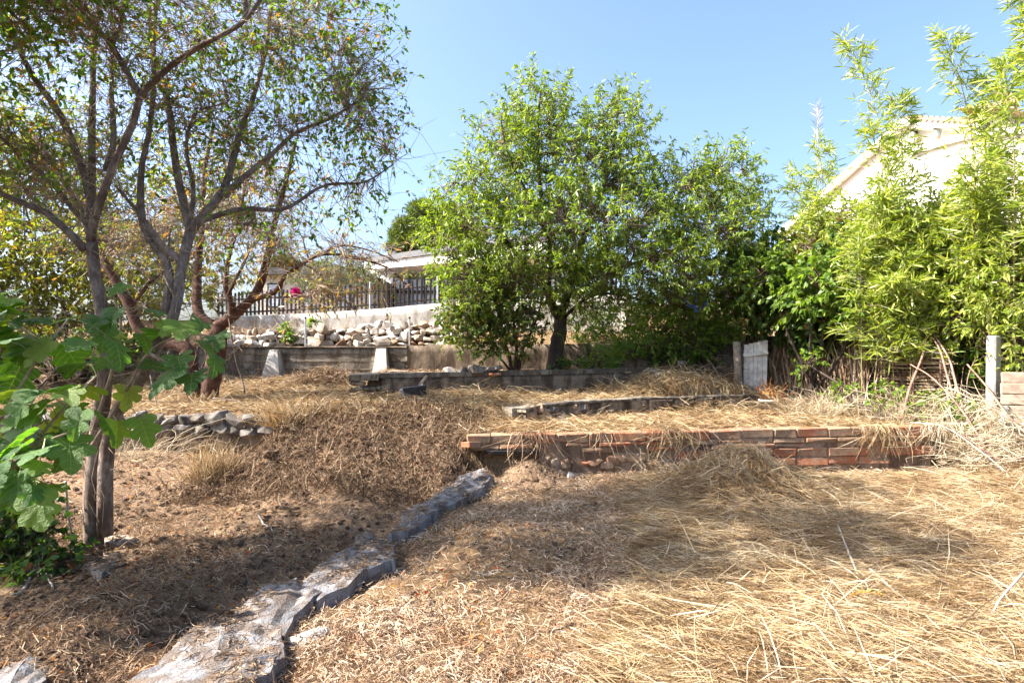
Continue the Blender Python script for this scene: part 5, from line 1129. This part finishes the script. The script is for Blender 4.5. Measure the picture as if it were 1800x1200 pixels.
# dead leaves
x, y = frustum_pts(5200, 2.1, 7.4, rs_); z = ground(x, y)+.012; k = not_wall(x, y) & (rs_.rand(len(x)) < np.where(x < 0, .9, .35)); x, y, z = x[k], y[k], z[k]
V_, F_ = leaves(np.stack([x, y, z], -1), np.c_[rs_.normal(size=(len(x), 2)), rs_.normal(size=len(x))*.3+.15], rs_.uniform(.015, .04, len(x)), rs_.uniform(.008, .022, len(x)), rs_)
tag(link('dead_leaves', mesh('dead_leaves', V_, F_, M['deadleaf'])), 'scattered dead brown and orange leaves', None, None, 'stuff')

# hay heaps, drapes and tufts
def heap(name, label, cx_, cy_, rx, ry, n, L, W_, mat, rng, fl_=.05, cat='hay heap'):
    u = rng.normal(size=(n, 2))*.48; x = cx_+u[:, 0]*rx; y = cy_+u[:, 1]*ry
    th = rng.uniform(0, 2*np.pi, n); N = n; t = np.linspace(-.5, .5, 6)[None]; Ls = rng.uniform(.4, 1.2, n)[:, None]*L; a = th[:, None]+rng.normal(size=(n, 1))*1.2*t*2
    X = x[:, None]+np.cos(a)*t*Ls; Y = y[:, None]+np.sin(a)*t*Ls; G = ground(X, Y)
    Zz = G+np.abs(rng.normal(size=(n, 1)))*fl_+rng.normal(size=(n, 1))*.35*t*Ls+.01; Zz = np.maximum(Zz, G+.004)
    V_, F_ = ribbons(np.stack([X, Y, Zz], -1), rng.uniform(.5, 1.3, n)*W_, rng); return tag(link(name, mesh(name, V_, F_, mat)), label, cat)
heap('hay_heap', 'large fluffy mound of golden hay against the brick wall', 2.05, 5.33, .62, .5, 9000, .32, .0035, M['straw'], rs_, .06)
heap('hay_heap', 'pile of dry stalks beside the debris at the end of the grey wall', 2.3, 8.4, .95, .5, 3200, .45, .006, M['straw'], rs_, .07)
heap('hay_heap', 'brownish heap of dry grass left of the grey wall', -2.75, 8.95, .5, .32, 2200, .32, .006, M['mulch'], rs_, .05)
heap('hay_heap', 'tangle of dry brush at the far right end of the brick wall', 4.9, 6.1, .5, .4, 1500, .55, .006, M['straw_grey'], rs_, .16)
heap('hay_heap', 'brown brush pile at the foot of the wooden post', 3.5, 9.1, .7, .4, 1800, .35, .007, M['reed'], rs_, .14)
def drape(label, cx_, wdt, n, rng, mat='straw'):
    x = cx_+rng.normal(size=n)*wdt; y0 = yb(x)+rng.uniform(-.02, .18, n); zt_ = ztop(x)+.01; L = rng.uniform(.05, .36, n)
    f = np.array([0, .25, .5, .75, 1])[None]; out = rng.uniform(.03, .16, n)[:, None]
    X = x[:, None]+rng.normal(size=(n, 1))*.17*f+rng.normal(size=(n, 1))*.05*np.sin(f*3.1); Y = y0[:, None]*(1-np.minimum(f*3, 1))+(yb(x)[:, None]-out)*np.minimum(f*3, 1)-.05*f*rng.rand(n, 1); Zz = zt_[:, None]+.03*np.sin(f*6)*(f < .5)-L[:, None]*np.maximum(0, f-.2)*1.25
    V_, F_ = ribbons(np.stack([X, Y, Zz], -1), np.full(n, .0055)*rng.uniform(.6, 1.3, n), rng); tag(link('hanging_straw', mesh('hanging_straw', V_, F_, M[mat])), label, 'straw', 'straw hanging over the brick wall')
drape('thick bunch of straw hanging over the right part of the brick wall', 3.72, .10, 120, rs_)
drape('loose straw wisps hanging over the middle of the brick wall', 1.62, .14, 110, rs_)
drape('sparse straw wisps hanging beside the crack in the brick wall', .95, .2, 30, rs_)
drape('dark roots hanging below the undermined left end', .22, .07, 70, rs_, 'mulch')
drape('dry wisps falling over the far right end of the wall', 4.4, .12, 90, rs_, 'straw_grey')
def tuft(label, px, py, D, n, hgt, spr, mat, rng, w_=.004):
    c = P(px, py, D); c[2] = float(ground(c[0], c[1])); a = c+rng.normal(size=(n, 3))*[spr*.5, spr*.4, 0]; b = a+np.c_[rng.normal(size=(n, 2))*spr, rng.uniform(.3, 1.1, n)*hgt]
    V_, F_ = ribbons(curves(a, b, 5, rng, .12), np.full(n, w_), rng); return tag(link('dry_tuft', mesh('dry_tuft', V_, F_, mat)), label, 'dry grass', 'tufts of dry grass')
tuft('pale dry tuft standing below the dark stone wall', 370, 850, 5.5, 420, .38, .13, M['straw'], rs_)
tuft('dry tuft at the right end of the dark stone wall', 500, 770, 6.4, 420, .34, .2, M['straw'], rs_)
tuft('bleached grass tuft above the dark stone wall', 560, 725, 6.9, 300, .10, .3, M['straw'], rs_)
tuft('thin tuft at the foot of the reddish tree', 345, 715, 7.4, 160, .2, .2, M['straw'], rs_)
tuft('dry tuft in front of the brushwood screen', 1440, 720, 7.4, 300, .35, .3, M['straw_grey'], rs_)
tuft('tall dry tuft below the woven screen', 1600, 740, 6.7, 380, .4, .35, M['straw_grey'], rs_)
tuft('dry tuft along the foot of the grey wall', 850, 700, 8.0, 240, .12, .4, M['straw'], rs_)
tuft('dry stalks leaning before the foot of the brick wall', 1190, 835, 5.8, 90, .35, .35, M['straw_grey'], rs_)
tuft('sparse dry stems left of the earth heap', 250, 800, 6.1, 160, .3, .35, M['straw_grey'], rs_)
tuft('dry stems between pot and brushwood', 1390, 715, 7.7, 260, .25, .2, M['straw'], rs_)
bush('bramble', 'dark green bramble in the shade of the lower left corner', (20, 980, 3.6), [(10, 900, 3.6, 60, 45, .3), (70, 1010, 3.4, 50, 30, .2), (-50, 960, 3.5, 60, 60, .3), (110, 985, 3.6, 30, 15, .1), (30, 960, 3.5, 50, 30, .2)], 420, 9, .05, .028, M['leaf_vine'], shL=.14, k2=20, stems=5)
bush('hedge_weeds', 'fresh green weeds at the foot of the right fence', (1560, 735, 6.9), [(1560, 700, 6.9, 40, 20, .15), (1640, 715, 6.6, 50, 22, .15), (1480, 690, 7.4, 30, 20, .15), (1420, 640, 7.9, 25, 25, .1), (1690, 730, 6.4, 30, 30, .15)], 150, 8, .06, .035, M['leaf_light'], cat='weed', shL=.12, k2=15)
